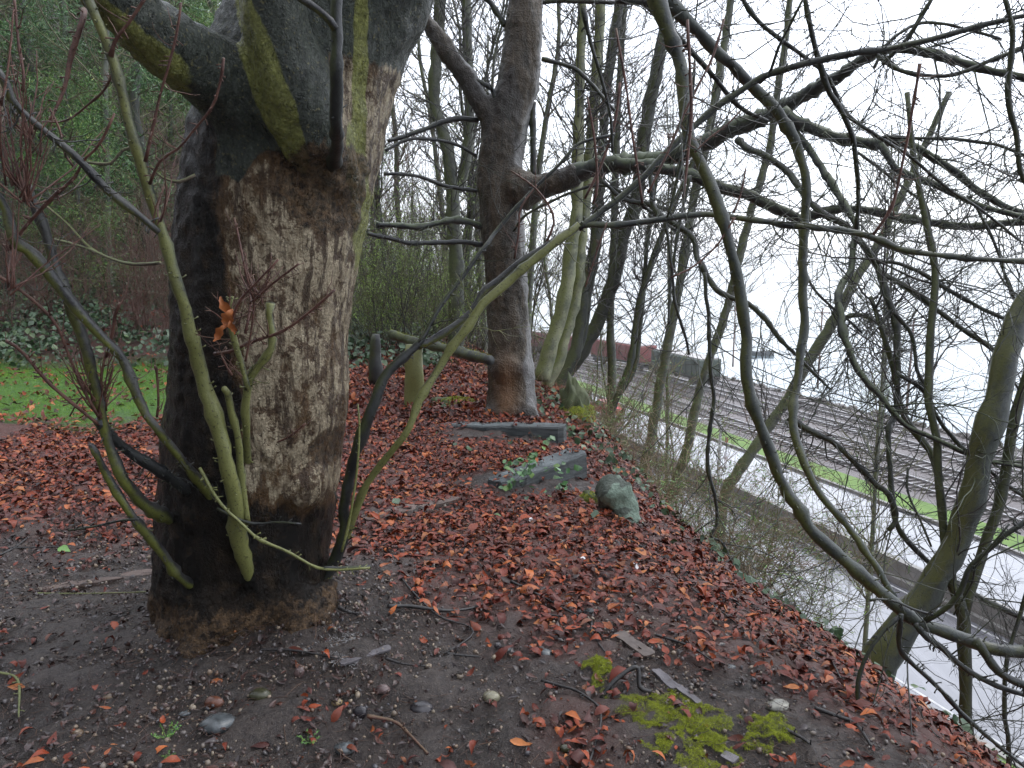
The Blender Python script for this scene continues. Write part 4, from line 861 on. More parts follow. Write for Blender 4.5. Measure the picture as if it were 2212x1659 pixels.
# ------------------------------------------------------------------ the wood on the left: ivied evergreen trees
def green_tree(name, label, group, h, wd, nl, lsz, mat, at, br=40):
    T = thing(name, at, label, 'tree', group); at = np.array(at, float); k = np.arange(9)/8
    P = np.stack([at[0]+.15*rng.normal(size=9)*k, at[1]+.15*rng.normal(size=9)*k, at[2]-.3+(h+.3)*k], 1)
    C = catmull(np.c_[P, .02*h*(1-.8*k)], 24); m = MB(); m.tubes(C[:, :3], C[:, 3], 9, rough=.12, rs=5)
    kk = rng.integers(2, 23, br); pr = norm(rng.normal(size=(br, 3))*np.array([1, 1, .25]))
    g = MB(); grow(g, C[kk, :3], norm(pr+UP*.35), wd*(.5+.6*rng.random(br)), np.full(br, .018), 3, 5, .2, .04, 4, 6, .7, .5)
    m.build('trunk', B_BGD, T); g.build('branches', B_YOUNG, T)
    nc = 70; z = rng.random(nc)**.8*h; rad = wd*(.55+.45*np.sin(np.pi*np.clip(z/h, .05, .9)))*(.35+.65*rng.random(nc)); th = rng.random(nc)*6.28
    cc = np.stack([at[0]+rad*np.cos(th), at[1]+rad*np.sin(th), at[2]+z], 1); sz = rng.uniform(.18, .6, nc)
    q = rng.choice(nc, nl, p=sz**2/np.sum(sz**2)); off = rng.normal(size=(nl, 3))*sz[q][:, None]*np.array([1, 1, .6])*.62
    m = MB(); leafcards(m, cc[q]+off, rng.normal(0, .7, (nl, 3))+UP*.6+norm(off)*.4, rng.uniform(.6, 1.3, nl)*lsz, .6, .3, .2, seg=1, shape='r')
    m.build('crown', mat, T); return T
G3 = 'dark green ivied trees of the wood behind the lawn'
lab3 = 'dark green ivy-clad evergreen tree in the wood behind the lawn'
ev = [green_tree('evergreen_tree', lab3, G3, 6.5, 1.5, 15000, .085, M_GREEN, (0, 80, 0)), green_tree('evergreen_tree', lab3, G3, 9, 1.9, 17000, .095, M_IVY, (0, 84, 0), 60), green_tree('evergreen_tree', lab3, G3, 3.2, 1.3, 9000, .07, M_GREEN, (0, 88, 0), 40)]
for vx, y, s in ((20, 15, .8), (110, 17.5, 1), (190, 14.6, .6), (250, 18.5, 1.1), (330, 16.5, .95), (395, 21, 1.2), (60, 21, 1.3), (150, 24, 1.4), (290, 25, 1.5), (430, 27, 1.3), (-60, 19, 1.2), (345, 30, 1.7), (210, 32, 1.8), (60, 33, 1.9), (500, 33, 1.3), (-100, 27, 1.6), (500, 22, 1.1), (560, 26, 1.4), (620, 30, 1.5), (680, 34, 1.5), (730, 40, 1.5), (590, 40, 2.0), (660, 46, 2.0), (480, 42, 2.0), (540, 19, .8), (610, 22, .9)):
    place(ev, (vx-1106)/F*y, y, s)
def shrub(name, label, group, h, wd, ns, nl, mat, smat, lsz, at, wob=.13, up=.03, sp=.35):
    T = thing(name, at, label, 'shrub', group); at = np.array(at, float); m = MB()
    n = ns; O = at+np.stack([rng.normal(0, wd*.25, n), rng.normal(0, wd*.25, n), np.full(n, -.05)], 1); D = np.stack([rng.normal(0, sp, n), rng.normal(0, sp, n), np.ones(n)], 1)
    grow(m, O, D, h*(.5+.6*rng.random(n)), np.full(n, .007 if sp < .5 else .004), 3, 6, wob, up, 4, 8, .55 if sp < .5 else .9, .45)
    m.build('stems', smat, T)
    if nl:
        V = np.vstack(m.v); V = V[V[:, 2] > at[2]+h*.12]; k = rng.integers(0, len(V), nl); g = MB()
        leafcards(g, V[k]+rng.normal(0, .02, (nl, 3)), rng.normal(size=(nl, 3))+UP*.6, lsz*rng.uniform(.5, 1.3, nl), .6, .3, .2, seg=1, shape='r'); g.build('leaves', mat, T)
    return T
G4 = 'shrubs breaking into bright young leaf behind the mossy rail'; lab4 = 'twiggy shrub with tiny bright green young leaves behind the mossy rail'
sh = [shrub('budding_shrub', lab4, G4, 2.6, 1.2, 22, 2600, M_YL, B_YOUNG, .045, (0, 92, 0)), shrub('budding_shrub', lab4, G4, 3.2, 1.4, 24, 2600, M_YL, B_TWIG, .045, (0, 94, 0))]
for vx, y, s in ((800, 13.4, 1), (850, 12.6, .9), (900, 14, 1.1), (950, 13, .9), (1010, 14.5, 1.1), (1050, 13.5, .9), (790, 16, 1.2), (880, 17, 1.2), (980, 17, 1.3), (830, 20, 1.3), (930, 20, 1.4), (1040, 19, 1.3), (750, 14, 1)):
    place(sh, (vx-1106)/F*y, y, s)
G5 = 'bare brown thicket shrubs in the wood'; lab5 = 'bare brown leafless thicket shrub deep in the wood'
th = [shrub('thicket_shrub', lab5, G5, 3.6, 1.6, 34, 0, None, B_RED, .04, (0, 96, 0)), shrub('thicket_shrub', lab5, G5, 3.0, 1.4, 30, 0, None, B_YOUNG, .04, (0, 98, 0))]
for i in range(26):
    y = R_.uniform(18, 36); vx = R_.uniform(760, 1120); place(th, (vx-1106)/F*y, y, R_.uniform(.9, 1.5))
for vx, y in ((300, 13.2), (380, 12.6), (120, 13.6), (420, 14), (345, 14.5), (20, 13)): place(th, (vx-1106)/F*y, y, .7)
G6 = 'bramble bushes on the slope above the road'; lab6 = 'tangled bramble bush with sparse green leaves on the slope above the road'
brm = [shrub('bramble_bush', lab6, G6, 1.5, 1.3, 50, 1500, M_GREEN, M_DRY, .035, (0, 100, 0), .24, -.07, .9), shrub('bramble_bush', lab6, G6, 1.3, 1.3, 50, 900, M_YL, B_YOUNG, .03, (0, 102, 0), .24, -.07, .9)]
for vx, vy, y, s in ((1330, 0, 9.5, .7), (1400, 0, 9.2, .7), (1460, 0, 8.2, .75), (1530, 0, 7.6, .8), (1590, 0, 7.0, .8), (1630, 0, 6.4, .75), (1570, 0, 6.2, .6), (1680, 0, 6.0, .65), (1290, 0, 11, .8)):
    place(brm, (vx-1106)/F*y, y, s*1.45)
# straw-coloured bramble canes and dry grass on the lip of the bluff
mb = MB(); n = 1500
p = rng.uniform(3.1, 5.2, n); a = rng.uniform(4.2, 11, n); X, Y = pa2w(p, a)
grow(mb, np.stack([X, Y, zfun(X, Y)-.02], 1), rng.normal(0, .8, (n, 3))*np.array([1, 1, .3])+UP*.55+np.array([.4, 0, 0]), rng.uniform(.15, .6, n), np.full(n, .0022), 1, 0, .22, -.10, 3, 6)
tag(mb.build('dry_grass', M_DRY), 'straw-brown dead stems hanging over the lip of the bluff', 'dry grass', kind='stuff')
#@@PART4@@
# ------------------------------------------------------------------ small things on the ground
mb = MB(); X, Y = scatter(13500, -2.8, 2.5, 1.4, 5.2, lambda X, Y: (1-.8*leafdens(X, Y))*inview(X, Y)*(.25+.75*sst(-.4, .5, fbm(np.stack([X*1.7, Y*1.7, X*0], -1), 3, 91))), 1.1); n = len(X)
S = .0024+.007*rng.random(n)**3.2+.009*(rng.random(n) < .02)*rng.random(n)
rocks(mb, np.stack([X, Y, zfun(X, Y)+.008+S*.2], 1), S[:, None])
tag(mb.build('pebbles', M_PEB), 'small mixed pebbles and grit strewn over the bare wet earth', 'pebbles', kind='stuff')
mb = MB(); X, Y = scatter(11000, -2.8, 2.8, 1.4, 5.5, lambda X, Y: (1-.7*leafdens(X, Y))*inview(X, Y)*np.where(X < -.3, 1, .75), 1.05); n = len(X)
gn = gnormal(X, Y); D = rng.normal(size=(n, 3)); D -= gn*np.sum(D*gn, 1)[:, None]
D = D+np.array([1, -.25, -.1])*.5*(X > .2)[:, None]
grow(mb, np.stack([X, Y, zfun(X, Y)+.012], 1), norm(D), rng.uniform(.015, .09, n)*(1+1.3*(rng.random(n) < .12)), rng.uniform(.0006, .0018, n), 1, 0, .16, 0, 3, 4)
tag(mb.build('twig_litter', [leafmat('litter', [(.015, .011, .01), (.03, .022, .018), (.06, .03, .02), (.14, .08, .05), (.02, .016, .015), (.04, .025, .02)], .4)]), 'dark broken twigs and leaf stalks littering the bare earth', 'twig litter', kind='stuff')
mb = MB(); X, Y = scatter(20000, -2.8, 2.8, 1.4, 5.5, lambda X, Y: (1-.75*leafdens(X, Y))*inview(X, Y), 1.05); n = len(X)
leafcards(mb, np.stack([X, Y, zfun(X, Y)+.010], 1), gnormal(X, Y)+rng.normal(0, .5, (n, 3)), rng.uniform(.006, .026, n), .6, .7, .3, seg=1)
X, Y = scatter(5200, -2.8, 2.5, 1.4, 4.6, lambda X, Y: inview(X, Y)*np.where(X < -.45, 1, .35), 1.05); n = len(X)
leafcards(mb, np.stack([X, Y, zfun(X, Y)+.011], 1), gnormal(X, Y)+rng.normal(0, .4, (n, 3)), rng.uniform(.018, .05, n), .45, 1.2, .5, seg=3)
tag(mb.build('leaf_crumbs', leafmat('crumbs', [(.018, .012, .011), (.035, .02, .018), (.02, .016, .018), (.08, .03, .02), (.03, .022, .02)], .28)), 'dark rotted leaf crumbs on the bare earth', 'leaf litter', kind='stuff')
# grass-like specks of moss
def moss(cx, cy, rx, ry, label, n, rot=0, thick=.012):
    c = GX(cx, cy); e = GX(cx+rx, cy); r1 = np.linalg.norm(e[:2]-c[:2]); f = GX(cx, cy-ry); r2 = np.linalg.norm(f[:2]-c[:2])
    th = rng.random(n)*6.28; k = rng.random(n)**.55; c_, s_ = math.cos(rot), math.sin(rot)
    u = r1*k*np.cos(th); v = r2*k*np.sin(th); w_ = (1+.45*fbm(np.stack([np.cos(th)*1.8, np.sin(th)*1.8, th*0+cx], 1), 3, 4)); u *= w_; v *= w_
    X = c[0]+u*c_-v*s_; Y = c[1]+u*s_+v*c_
    keep = fbm(np.stack([X*22, Y*22, X*0], 1), 3, 6)+.98-.95*k > 0; X, Y, k = X[keep], Y[keep], k[keep]; n = len(X)
    m = MB(); z = zfun(X, Y)+.010+thick*(1-k**3)*(.5+.5*fbm(np.stack([X*30, Y*30, X*0], 1), 2, 8))+rng.normal(0, .002, n)
    leafcards(m, np.stack([X, Y, z], 1), rng.normal(0, .8, (n, 3))+UP*.4, rng.uniform(.006, .013, n), .4, .6, .2, seg=1)
    return tag(m.build('moss_patch', M_MOSS, loc=(c[0], c[1], c[2])), label, 'moss', 'moss patches on the bare earth')
moss(1293, 1455, 36, 40, 'small round yellow-green moss tuft above the hooked stick', 9000, 0, .03)
moss(1470, 1580, 150, 62, 'largest yellow-green moss patch, spread below the hooked stick', 46000, -.55, .02)
moss(1660, 1590, 50, 40, 'dark-edged moss cushion among the leaves, rightmost', 11000, -.6, .04)
M_STONE = {}
def stone(cx, cy, w, h, col, label, tall=.55):
    w *= .86; h *= .86
    key = tuple(col)
    if key not in M_STONE: M_STONE[key] = simple('stone_%d' % len(M_STONE), tuple(c*.35 for c in col), tuple(min(1, c*1.25) for c in col), 28, .22, .35, d=.002)
    c = GX(cx, cy); s = np.linalg.norm(c-np.array([0, 0, H]))/F; m = MB()
    import bmesh
    bm = bmesh.new(); bmesh.ops.create_icosphere(bm, subdivisions=3, radius=1); V = np.array([v.co[:] for v in bm.verts]); Fc = np.array([[v.index for v in f.verts] for f in bm.faces]); bm.free()
    V = V*(1+.16*fbm(V*1.3+cx, 3, 3)[:, None])*np.array([w*s, w*s*.8, h*s*tall*1.5]); a = rng.random()*1.2-.6; V = V@np.array([[math.cos(a), math.sin(a), 0], [-math.sin(a), math.cos(a), 0], [0, 0, 1]])
    m.add(V+c+np.array([0, 0, h*s*.05]), Fc)
    return tag(m.build('stone', M_STONE[key], loc=c), label, 'stone', 'single stones in the wet earth')
gr, rd, br_, ol, pk, dk = (.085, .095, .10), (.13, .05, .03), (.15, .10, .06), (.05, .05, .025), (.13, .085, .08), (.03, .026, .03)
for a in ((472, 1573, 40, 25, gr, 'largest grey stone, wet and flat-topped, in front of the big trunk'), (464, 1526, 21, 17, rd, 'reddish brown stone just above the largest grey stone'), (562, 1508, 27, 20, ol, 'olive brown pear-shaped stone right of the reddish stone'),
          (468, 1481, 14, 9, (.3, .1, .04), 'small orange-red stone above the reddish brown one'), (648, 1459, 12, 17, pk, 'upright tan and grey stone near the foot of the trunk'), (238, 1512, 13, 8, br_, 'small pale oblong stone on the left'),
          (169, 1589, 13, 13, br_, 'small cream and brown stone at the lower left'), (778, 1541, 18, 19, dk, 'dark round stone right of the trunk front'), (745, 1620, 24, 14, gr, 'flat grey oval stone at the bottom centre left'),
          (827, 1494, 17, 13, pk, 'pinkish tan stone below the pale bark scrap'), (1061, 1508, 21, 14, (.27, .25, .17), 'pale buff stone left of the red leaf clump'), (910, 1536, 28, 20, dk, 'large dark rough stone in the middle foreground'),
          (728, 1523, 13, 9, (.32, .24, .12), 'yellowish pebble left of the dark round stone'), (1219, 1620, 13, 12, ol, 'olive pebble at the foot of the red leaf clump'), (1176, 1416, 22, 12, gr, 'smooth grey stone with a leaf above the leaf clump'),
          (1093, 1409, 14, 10, gr, 'small grey pebble beside the curled red leaf'), (1457, 1598, 20, 8, pk, 'long pinkish stone on the largest moss patch'), (1679, 1523, 27, 11, (.27, .26, .22), 'long pale stone among the leaves on the right slope'),
          (1272, 1325, 14, 10, gr, 'bluish pebble in the strip of bare soil below the leaves'), (1578, 1447, 14, 8, gr, 'small pale stone on the right slope above the long one'), (600, 1540, 9, 6, gr, 'little grey chip beside the olive stone'), (400, 1548, 12, 8, gr, 'little blue-grey chip left of the largest stone')):
    stone(*a)
def stick(s, r, label, mat=B_STICK, lift=.012, name='fallen_stick', tw=0):
    pts = parse(s); W = []
    for x, y in pts:
        g = GX(x, y); g[2] += lift+r/F*3; W.append(g)
    rr = r*np.linalg.norm(W[0]-np.array([0, 0, H]))/F
    C = catmull(np.array(W), 30); C[:, 2] = np.maximum(C[:, 2], zfun(C[:, 0], C[:, 1])+rr*.6)
    m = MB(); m.tubes(C, rr*(1-.5*np.linspace(0, 1, 30))*(1+.1*rng.normal(size=30)), 8, ref=(.1, .2, 1), rough=.12, rs=60); spurs(m, C, np.full(30, rr), 5, .015)
    if tw: grow(m, C[rng.integers(3, 28, tw)], norm(rng.normal(size=(tw, 3))*np.array([1, 1, .1])), np.full(tw, .1), np.full(tw, .0012), 1, 0, .2, 0, 4, 5)
    return tag(m.build(name, mat, loc=C[0]), label, 'stick', 'sticks fallen on the earth')
for s, r, l in (('838,1321 888,1321 960,1332 1014,1328 1050,1314', 4.5, 'thick dark stick lying level just right of the trunk foot'), ('845,1206 870,1260 910,1307 953,1343 1014,1364 1018,1386 960,1426', 2.6, 'long thin stick running from the leaves down past the thick stick'),
    ('1104,1264 1158,1292 1212,1321 1266,1350 1302,1385', 3.2, 'dark stick slanting down right across the soil strip'), ('966,1424 1000,1428 1036,1433', 3.6, 'short black stick above the single red leaf'), ('834,1436 870,1444 920,1449', 3, 'short black twig below the pale bark scrap'),
    ('1169,1480 1210,1492 1248,1508 1291,1537 1298,1566 1290,1610 1270,1670', 3.2, 'bent stick passing right of the red leaf clump'), ('794,1562 852,1577 888,1602 924,1645', 4.2, 'reddish stick in the middle foreground'), ('733,1327 750,1334 776,1337', 4.5, 'stubby black stick next to the trunk foot'),
    ('1169,1336 1195,1338 1219,1343', 3.2, 'short black stick under the slanting one'), ('1277,1350 1280,1379 1306,1418', 2.8, 'small forked twig at the end of the slanting stick'), ('1416,1382 1488,1408 1542,1444', 3.2, 'dark stick on the right slope above the leaf band'),
    ('1744,1411 1780,1428 1798,1444 1816,1476', 3.2, 'bowed black stick on the leaf band near the leaning trunk'), ('1758,1541 1812,1559 1848,1580 1880,1624', 4.4, 'curved black stick on the leaves at the lower right'), ('1690,1588 1740,1612 1762,1645', 4, 'black stick at the bottom edge on the right'),
    ('562,1415 640,1422 738,1433', 3, 'straight thin stick touching the front of the trunk'), ('0,1208 30,1192 60,1170', 2.8, 'dark stick among leaves at the left edge'), ('20,1192 90,1190 150,1188', 2, 'thin level twig at the left edge'),
    ('1350,1170 1440,1215 1560,1290 1640,1350', 2.6, 'long thin stick lying down the leafy right slope'), ('1470,1260 1560,1330 1640,1400', 2.2, 'slim stick parallel to the long one on the right slope'), ('950,1170 1000,1190 1040,1230', 2, 'slim twig poking from the leaves in the centre'),
    ('0,1465 40,1480 42,1560', 2.8, 'curved pale twig at the lower left edge'), ('75,1290 200,1290 320,1287', 1.8, 'pale straw twig left of the trunk foot')):
    stick(s, r, l, B_RED if 'reddish' in l else B_YOUNG if 'pale' in l and 'bark' not in l else B_STICK)
# the hooked stick standing off the ground
g0 = GX(1298, 1512); pts = [g0, GX(1327, 1500)+UP*.05, GX(1374, 1492)+UP*.085, GX(1381, 1500)+UP*.03, GX(1406, 1503)+UP*.01]
C = catmull(np.array(pts), 26); m = MB(); m.tubes(C, np.full(26, .0085)*(1+.08*rng.normal(size=26)), 9, ref=(0, 1, .2), rough=.1, rs=50)
tag(m.build('hooked_stick', B_STICK, loc=g0), 'dark hooked stick arching over the earth between two moss patches', 'stick')
mb = MB()
for p0, p1, w_, nn in ((Q(975, 938, 7.3), Q(1221, 944, 7.0), .09, 26), (Q(1070, 1070, 5.35), Q(1252, 998, 6.05), .09, 34), (Q(985, 1062, 5.5), Q(1165, 1003, 6.1), .1, 60), (GX(785, 1130)-UP*.08, GX(985, 1082)-UP*.08, .06, 60)):
    k = rng.random(nn)[:, None]**1.3; C = p0*(1-k)+p1*k; C[:, 2] += .118 if nn < 50 else .06 if nn == 60 and p0[1] > 5.2 else .115; C[:, 1] += rng.uniform(-w_, w_, nn)
    leafcards(mb, C, rng.normal(0, .2, (nn, 3))+UP, rng.uniform(.03, .09, nn), .45, 1.0, .5)
tag(mb.build('caught_leaves', M_LEAF), 'red-brown leaves lying on top of the timber sleepers', 'leaf litter', kind='stuff')
# scraps of bark and pale mud
def plank(p0, p1, w, t, mat, label, name, cat, group=None, jit=.004, tilt=0, mi=None):
    p0 = np.array(p0, float); p1 = np.array(p1, float); ax = norm(p1-p0); sd_ = norm(np.cross(ax, UP)); up_ = np.cross(sd_, ax)
    if tilt: sd_, up_ = sd_*math.cos(tilt)+up_*math.sin(tilt), up_*math.cos(tilt)-sd_*math.sin(tilt)
    n = 26; m = MB(); ln = np.linalg.norm(p1-p0); k = np.linspace(0, 1, n)
    prof = [(-1, -.86), (-.9, -1), (.9, -1), (1, -.86), (1, -.2), (1, .3), (1, .86), (.88, 1), (.4, 1), (0, 1), (-.4, 1), (-.88, 1), (-1, .86), (-1, 0)]
    V = []
    for q in k:
        for a, b in prof:
            e = 1-.35*(abs(q-.5) > .49)
            V.append(p0+ax*ln*q+sd_*a*w*e+up_*b*t)
    V = np.array(V); V += fbm(V*np.array([14, 14, 30]), 3, 12)[:, None]*jit*np.array([1, 1, 1.]); V += fbm(V@np.stack([ax*2, sd_*60, up_*60], 1), 2, 13)[:, None]*jit*.6*up_
    s = len(prof); i = np.arange(n*s).reshape(n, s); a = i[:-1]; b = np.roll(a, -1, 1); d = i[1:]; c = np.roll(d, -1, 1)
    m.add(V, np.stack([a, b, c, d], -1).reshape(-1, 4)); n0 = m.n
    for e, f in ((0, 1), (n-1, 0)):
        lp = i[e][::-1] if f else i[e]; m.v.append(np.zeros((0, 3))); m.f.append(lp[None].astype(int)); m.mi.append(np.zeros(1, int))
    return tag(m.build(name, mat, loc=p0, smooth=False), label, cat, group)
M_TIM = simple('grey_timber', (.03, .035, .037), (.155, .18, .185), 7, .55, 1.0, (.6, .6, 7), d=.015)
M_TIMB = simple('brown_timber', (.06, .04, .033), (.17, .12, .10), 5, .6, .9, (.6, .6, 4), d=.008)
M_BARKP = simple('grey_bark_scrap', (.06, .055, .06), (.16, .145, .155), 20, .5, .7)
G7 = 'old timber sleepers of the broken steps'
plank(Q(975, 938, 7.3), Q(1221, 944, 7.0), .10, .11, M_TIM, 'dark grey timber sleeper lying level right in front of the brown chestnut', 'timber_sleeper', 'timber', G7)
plank(Q(1070, 1070, 5.35), Q(1252, 998, 6.05), .10, .105, M_TIM, 'weathered grey timber sleeper sticking out over the bluff edge, hollow end raised', 'timber_sleeper', 'timber', G7)
plank(Q(985, 1062, 5.5), Q(1165, 1003, 6.1), .11, .045, M_TIM, 'splintered flat grey timber lying behind the sticking-out sleeper', 'timber_sleeper', 'timber', G7, .008)
a_ = GX(785, 1130); b_ = GX(985, 1082); plank(a_+UP*.0, b_+UP*.0, .05, .03, M_TIMB, 'narrow grey timber half buried in leaves right of the big trunk', 'timber_sleeper', 'timber', G7, .006)
plank(Q(1178, 1052, 5.95), Q(1242, 1062, 5.9), .05, .045, M_TIM, 'short grey timber block wedged under the sticking-out sleeper', 'timber_block', 'timber', G7)
a_ = GX(90, 1275); b_ = GX(335, 1240); plank(a_-UP*.012, b_-UP*.005, .035, .02, M_TIMB, 'brown squared timber half sunk in the earth left of the big trunk', 'timber_sleeper', 'timber', G7)
for x0, y0, x1, y1, wd, mt_, l in ((735, 1440, 842, 1408, .018, M_BARKP, 'grey strip of bark on pale mud beside the trunk foot'), (1335, 1375, 1405, 1425, .03, simple('brown_bark_scrap', (.05, .036, .03), (.13, .10, .085), 20), 'flat brown piece of bark on the earth above the moss'), (1415, 1455, 1460, 1500, .02, M_BARKP, 'bluish grey strip of bark above the largest moss patch'), (1460, 1490, 1510, 1530, .014, M_BARKP, 'narrow grey strip of bark just beyond the bluish one'), (1560, 1640, 1590, 1655, .02, M_BARKP, 'dark slate-like scrap of bark low in the moss')):
    plank(GX(x0, y0)+UP*.014, GX(x1, y1)+UP*.014, wd, .004, mt_, l, 'bark_scrap', 'bark', 'loose scraps of bark', .003)
m = MB(); c = GX(745, 1405); n = 500; X = c[0]+rng.normal(0, .045, n); Y = c[1]+rng.normal(0, .05, n)
leafcards(m, np.stack([X, Y, zfun(X, Y)+.012], 1), gnormal(X, Y)+rng.normal(0, .3, (n, 3)), rng.uniform(.004, .02, n), .5, .5, .3, seg=1)
tag(m.build('ash_crumbs', simple('ash', (.2, .2, .2), (.45, .45, .46), 30, .6)), 'whitish crumbs scattered on grey mud by the trunk foot', 'crumbs', kind='stuff')
# lichened stump, mossy rock
sb = GX(1352, 1125); ST = thing('broken_stump', sb, 'broken tree stump with pale green lichen leaning at the head of the slope', 'stump')
m = MB(); tp = Q(1325, 1060, sb[1]+.1); C = catmull(np.array([np.r_[sb-UP*.15+np.array([.05, 0, 0]), .085], np.r_[(sb+tp)/2+np.array([.03, 0, 0]), .10], np.r_[tp, .12], np.r_[tp+np.array([-.06, .06, .05]), .07]]), 40)
m.tubes(C[:, :3], C[:, 3], 26, ref=(.1, 1, .1), rough=.35, rs=9)
ml = M_('lichen_bark', .6); ml.col(ml.mix(ml.ramp(ml.math('ADD', ml.noise(9, 6, .6), ml.math('MULTIPLY', ml.normal((.5, -.6, -.5)), .25)), [(.5, 0.), (.58, 1.)]), ml.mix(ml.noise(30), (.03, .04, .03), (.09, .11, .085)), ml.mix(ml.noise(30), (.10, .15, .11), (.25, .33, .26)))); ml.bump(ml.noise(40, 5, .6), .8, .02)
m.build('wood', ml.m, ST)
def mossmound(c, rx, ry, rz, n, label, name='mossy_rock', cat='rock', core=(.035, .045, .012), sz=.02):
    T = thing(name, c, label, cat); m = MB(); rocks(m, np.array([c]), np.array([[rx, ry, rz]])*.9/1.0, sub=3); m.build('rock', simple('rock_core', core, tuple(q*2 for q in core), 8, .6, .8), T)
    d = norm(rng.normal(size=(n, 3))+UP*.9); d[:, 2] = np.abs(d[:, 2]); g = MB()
    leafcards(g, c+d*np.array([rx, ry, rz])*(1+.12*fbm(d*3, 2, 3)[:, None]), d+rng.normal(0, .5, (n, 3)), rng.uniform(.5, 1.2, n)*sz, .4, .6, .2, seg=1); tag(g.build('moss', M_MOSS, T), kind='stuff')
mossmound(GX(1272, 1085), .08, .09, .07, 1600, 'small dark rock with a yellow-green moss cap beside the timber block')
mossmound(GX(1225, 870)+np.array([.1, .2, -.05]), .22, .4, .17, 16000, 'mound of yellow-green moss right of the brown chestnut foot', 'mossy_mound', 'moss')
mossmound(GX(985, 812)+np.array([0, 0, -.05]), .28, .2, .11, 9000, 'low mossy hump left of the brown chestnut foot', 'mossy_mound', 'moss')
# old rail fence
FB = GX(893, 812); fy = FB[1]; FT = thing('rail_fence', FB, 'old mossy wooden rail on a green-stained post left of the brown chestnut', 'fence')
m = MB(); tp = Q(893, 745, fy); m.tubes(catmull(np.array([FB-UP*.2, FB+UP*.1, tp]), 10), np.linspace(.105, .09, 10), 14, ref=(0, 1, .1), rough=.25, rs=11); m.build('post', B_SHOOT, FT)
m = MB(); c2 = Q(812, 775, fy+1.2); m.tubes(catmull(np.array([c2-UP*.3, c2, Q(812, 722, fy+1.2)]), 10), np.linspace(.09, .05, 10), 12, ref=(0, 1, .1), rough=.4, rs=9); m.build('post', B_DARK, FT)
m = MB(); C = catmull(np.array([Q(845, 722, fy+.9), Q(880, 734, fy+.3), Q(940, 748, fy-.2), Q(1000, 762, fy-.7), Q(1060, 780, fy-1.1)]), 40); m.tubes(C, np.full(40, .05), 12, ref=(0, .3, 1), rough=.35, rs=12); r_ = m.build('rail', B_DARK, FT)
n = 3500; k = rng.integers(0, 39, n); g = MB(); d = rng.normal(size=(n, 3))*.6+UP; d = norm(d); leafcards(g, C[k]+d*.05+rng.normal(0, .010, (n, 3)), d, rng.uniform(.01, .03, n), .4, .5, .2, seg=1); tag(g.build('moss', M_MOSS, r_), kind='stuff')
# withered leaf caught on the shoots, petals, weeds
c = Q(492, 690, 2.55); T = thing('withered_leaf', c, 'bright orange withered leaf hanging caught in the shoots against the dark trunk', 'leaf')
m = MB(); M_OR = leafmat('orange_leaf', [(.42, .13, .035), (.5, .17, .05)], .5)
for (x0, y0, x1, y1, w_) in ((478, 640, 504, 690, .016), (504, 668, 484, 710, .022), (490, 700, 462, 738, .015), (500, 690, 508, 722, .012)):
    a, b = Q(x0, y0, 2.55), Q(x1, y1, 2.54); k = np.linspace(0, 1, 9); P = a+(b-a)*k[:, None]+np.array([0, -1, 0])*(.012*np.sin(k*6))[:, None]; sd_ = norm(np.cross(b-a, [0, 1, 0])); ww = w_*np.sin(np.pi*np.clip(k, .06, .95))*(1+.25*np.sin(k*19))
    V = np.stack([P-sd_*ww[:, None]+np.array([0, -.008, 0]), P, P+sd_*ww[:, None]*.9+np.array([0, -.010, .0])], 1).reshape(-1, 3); i = np.arange(27).reshape(9, 3)
    m.add(V, np.stack([i[:-1, :-1], i[1:, :-1], i[1:, 1:], i[:-1, 1:]], -1).reshape(-1, 4))
m.build('blade', M_OR, T)
M_WH = simple('white_petal', (.75, .75, .76), (.85, .85, .85), 9, .6)
for x, y, l in ((1258, 1219, 'crumpled white scrap lying on the earth strip'), (1148, 1132, 'white scrap on the leaves near the timber steps'), (1375, 1236, 'small pale scrap on the leafy slope right of the white one')):
    c = GX(x, y)+UP*.03; m = MB(); leafcards(m, c+rng.normal(0, .006, (4, 3)), rng.normal(0, .8, (4, 3))+UP, np.array([.03, .028, .022, .02]), .8, .9, .4); tag(m.build('white_scrap', M_WH, loc=c), l, 'scrap', 'white scraps on the ground')
def weed(x, y, n, l, col=M_YL, sz=.03):
    c = GX(x, y)+UP*.005; T = thing('weed', c, l, 'weed', 'little weeds in the earth'); m = MB(); g = MB()
    for k in range(n):
        a = k*6.28/n+rng.normal(0, .2); d = np.array([math.cos(a), math.sin(a), .8]); P = np.array([c, c+d*sz*.6, c+d*sz*1.1+np.array([0, 0, -.004])]); C = catmull(P, 8); m.tubes(C, np.full(8, .0008), 4)
        O = np.repeat(C[2:], 2, 0); leafcards(g, O+rng.normal(0, .002, O.shape), rng.normal(0, .4, O.shape)+UP, np.full(len(O), sz*.33), .3, .3, .2, seg=2)
    m.build('stem', M_GREEN, T); g.build('leaves', col, T)
weed(360, 1600, 7, 'feathery green weed left of the largest grey stone', M_GREEN, .04); weed(668, 1612, 6, 'small star-shaped green weed in front of the trunk', M_GREEN, .035); weed(365, 1640, 4, 'tiny weed seedling under the feathery one', M_GREEN, .02)
c = GX(140, 1200); m = MB(); leafcards(m, np.array([c+UP*.03]), np.array([[.2, -.4, 1]]), np.array([.07]), .8, .5, .3); tag(m.build('green_leaf', M_GREEN, loc=c), 'single fresh green leaf on the red leaves at the left', 'leaf')
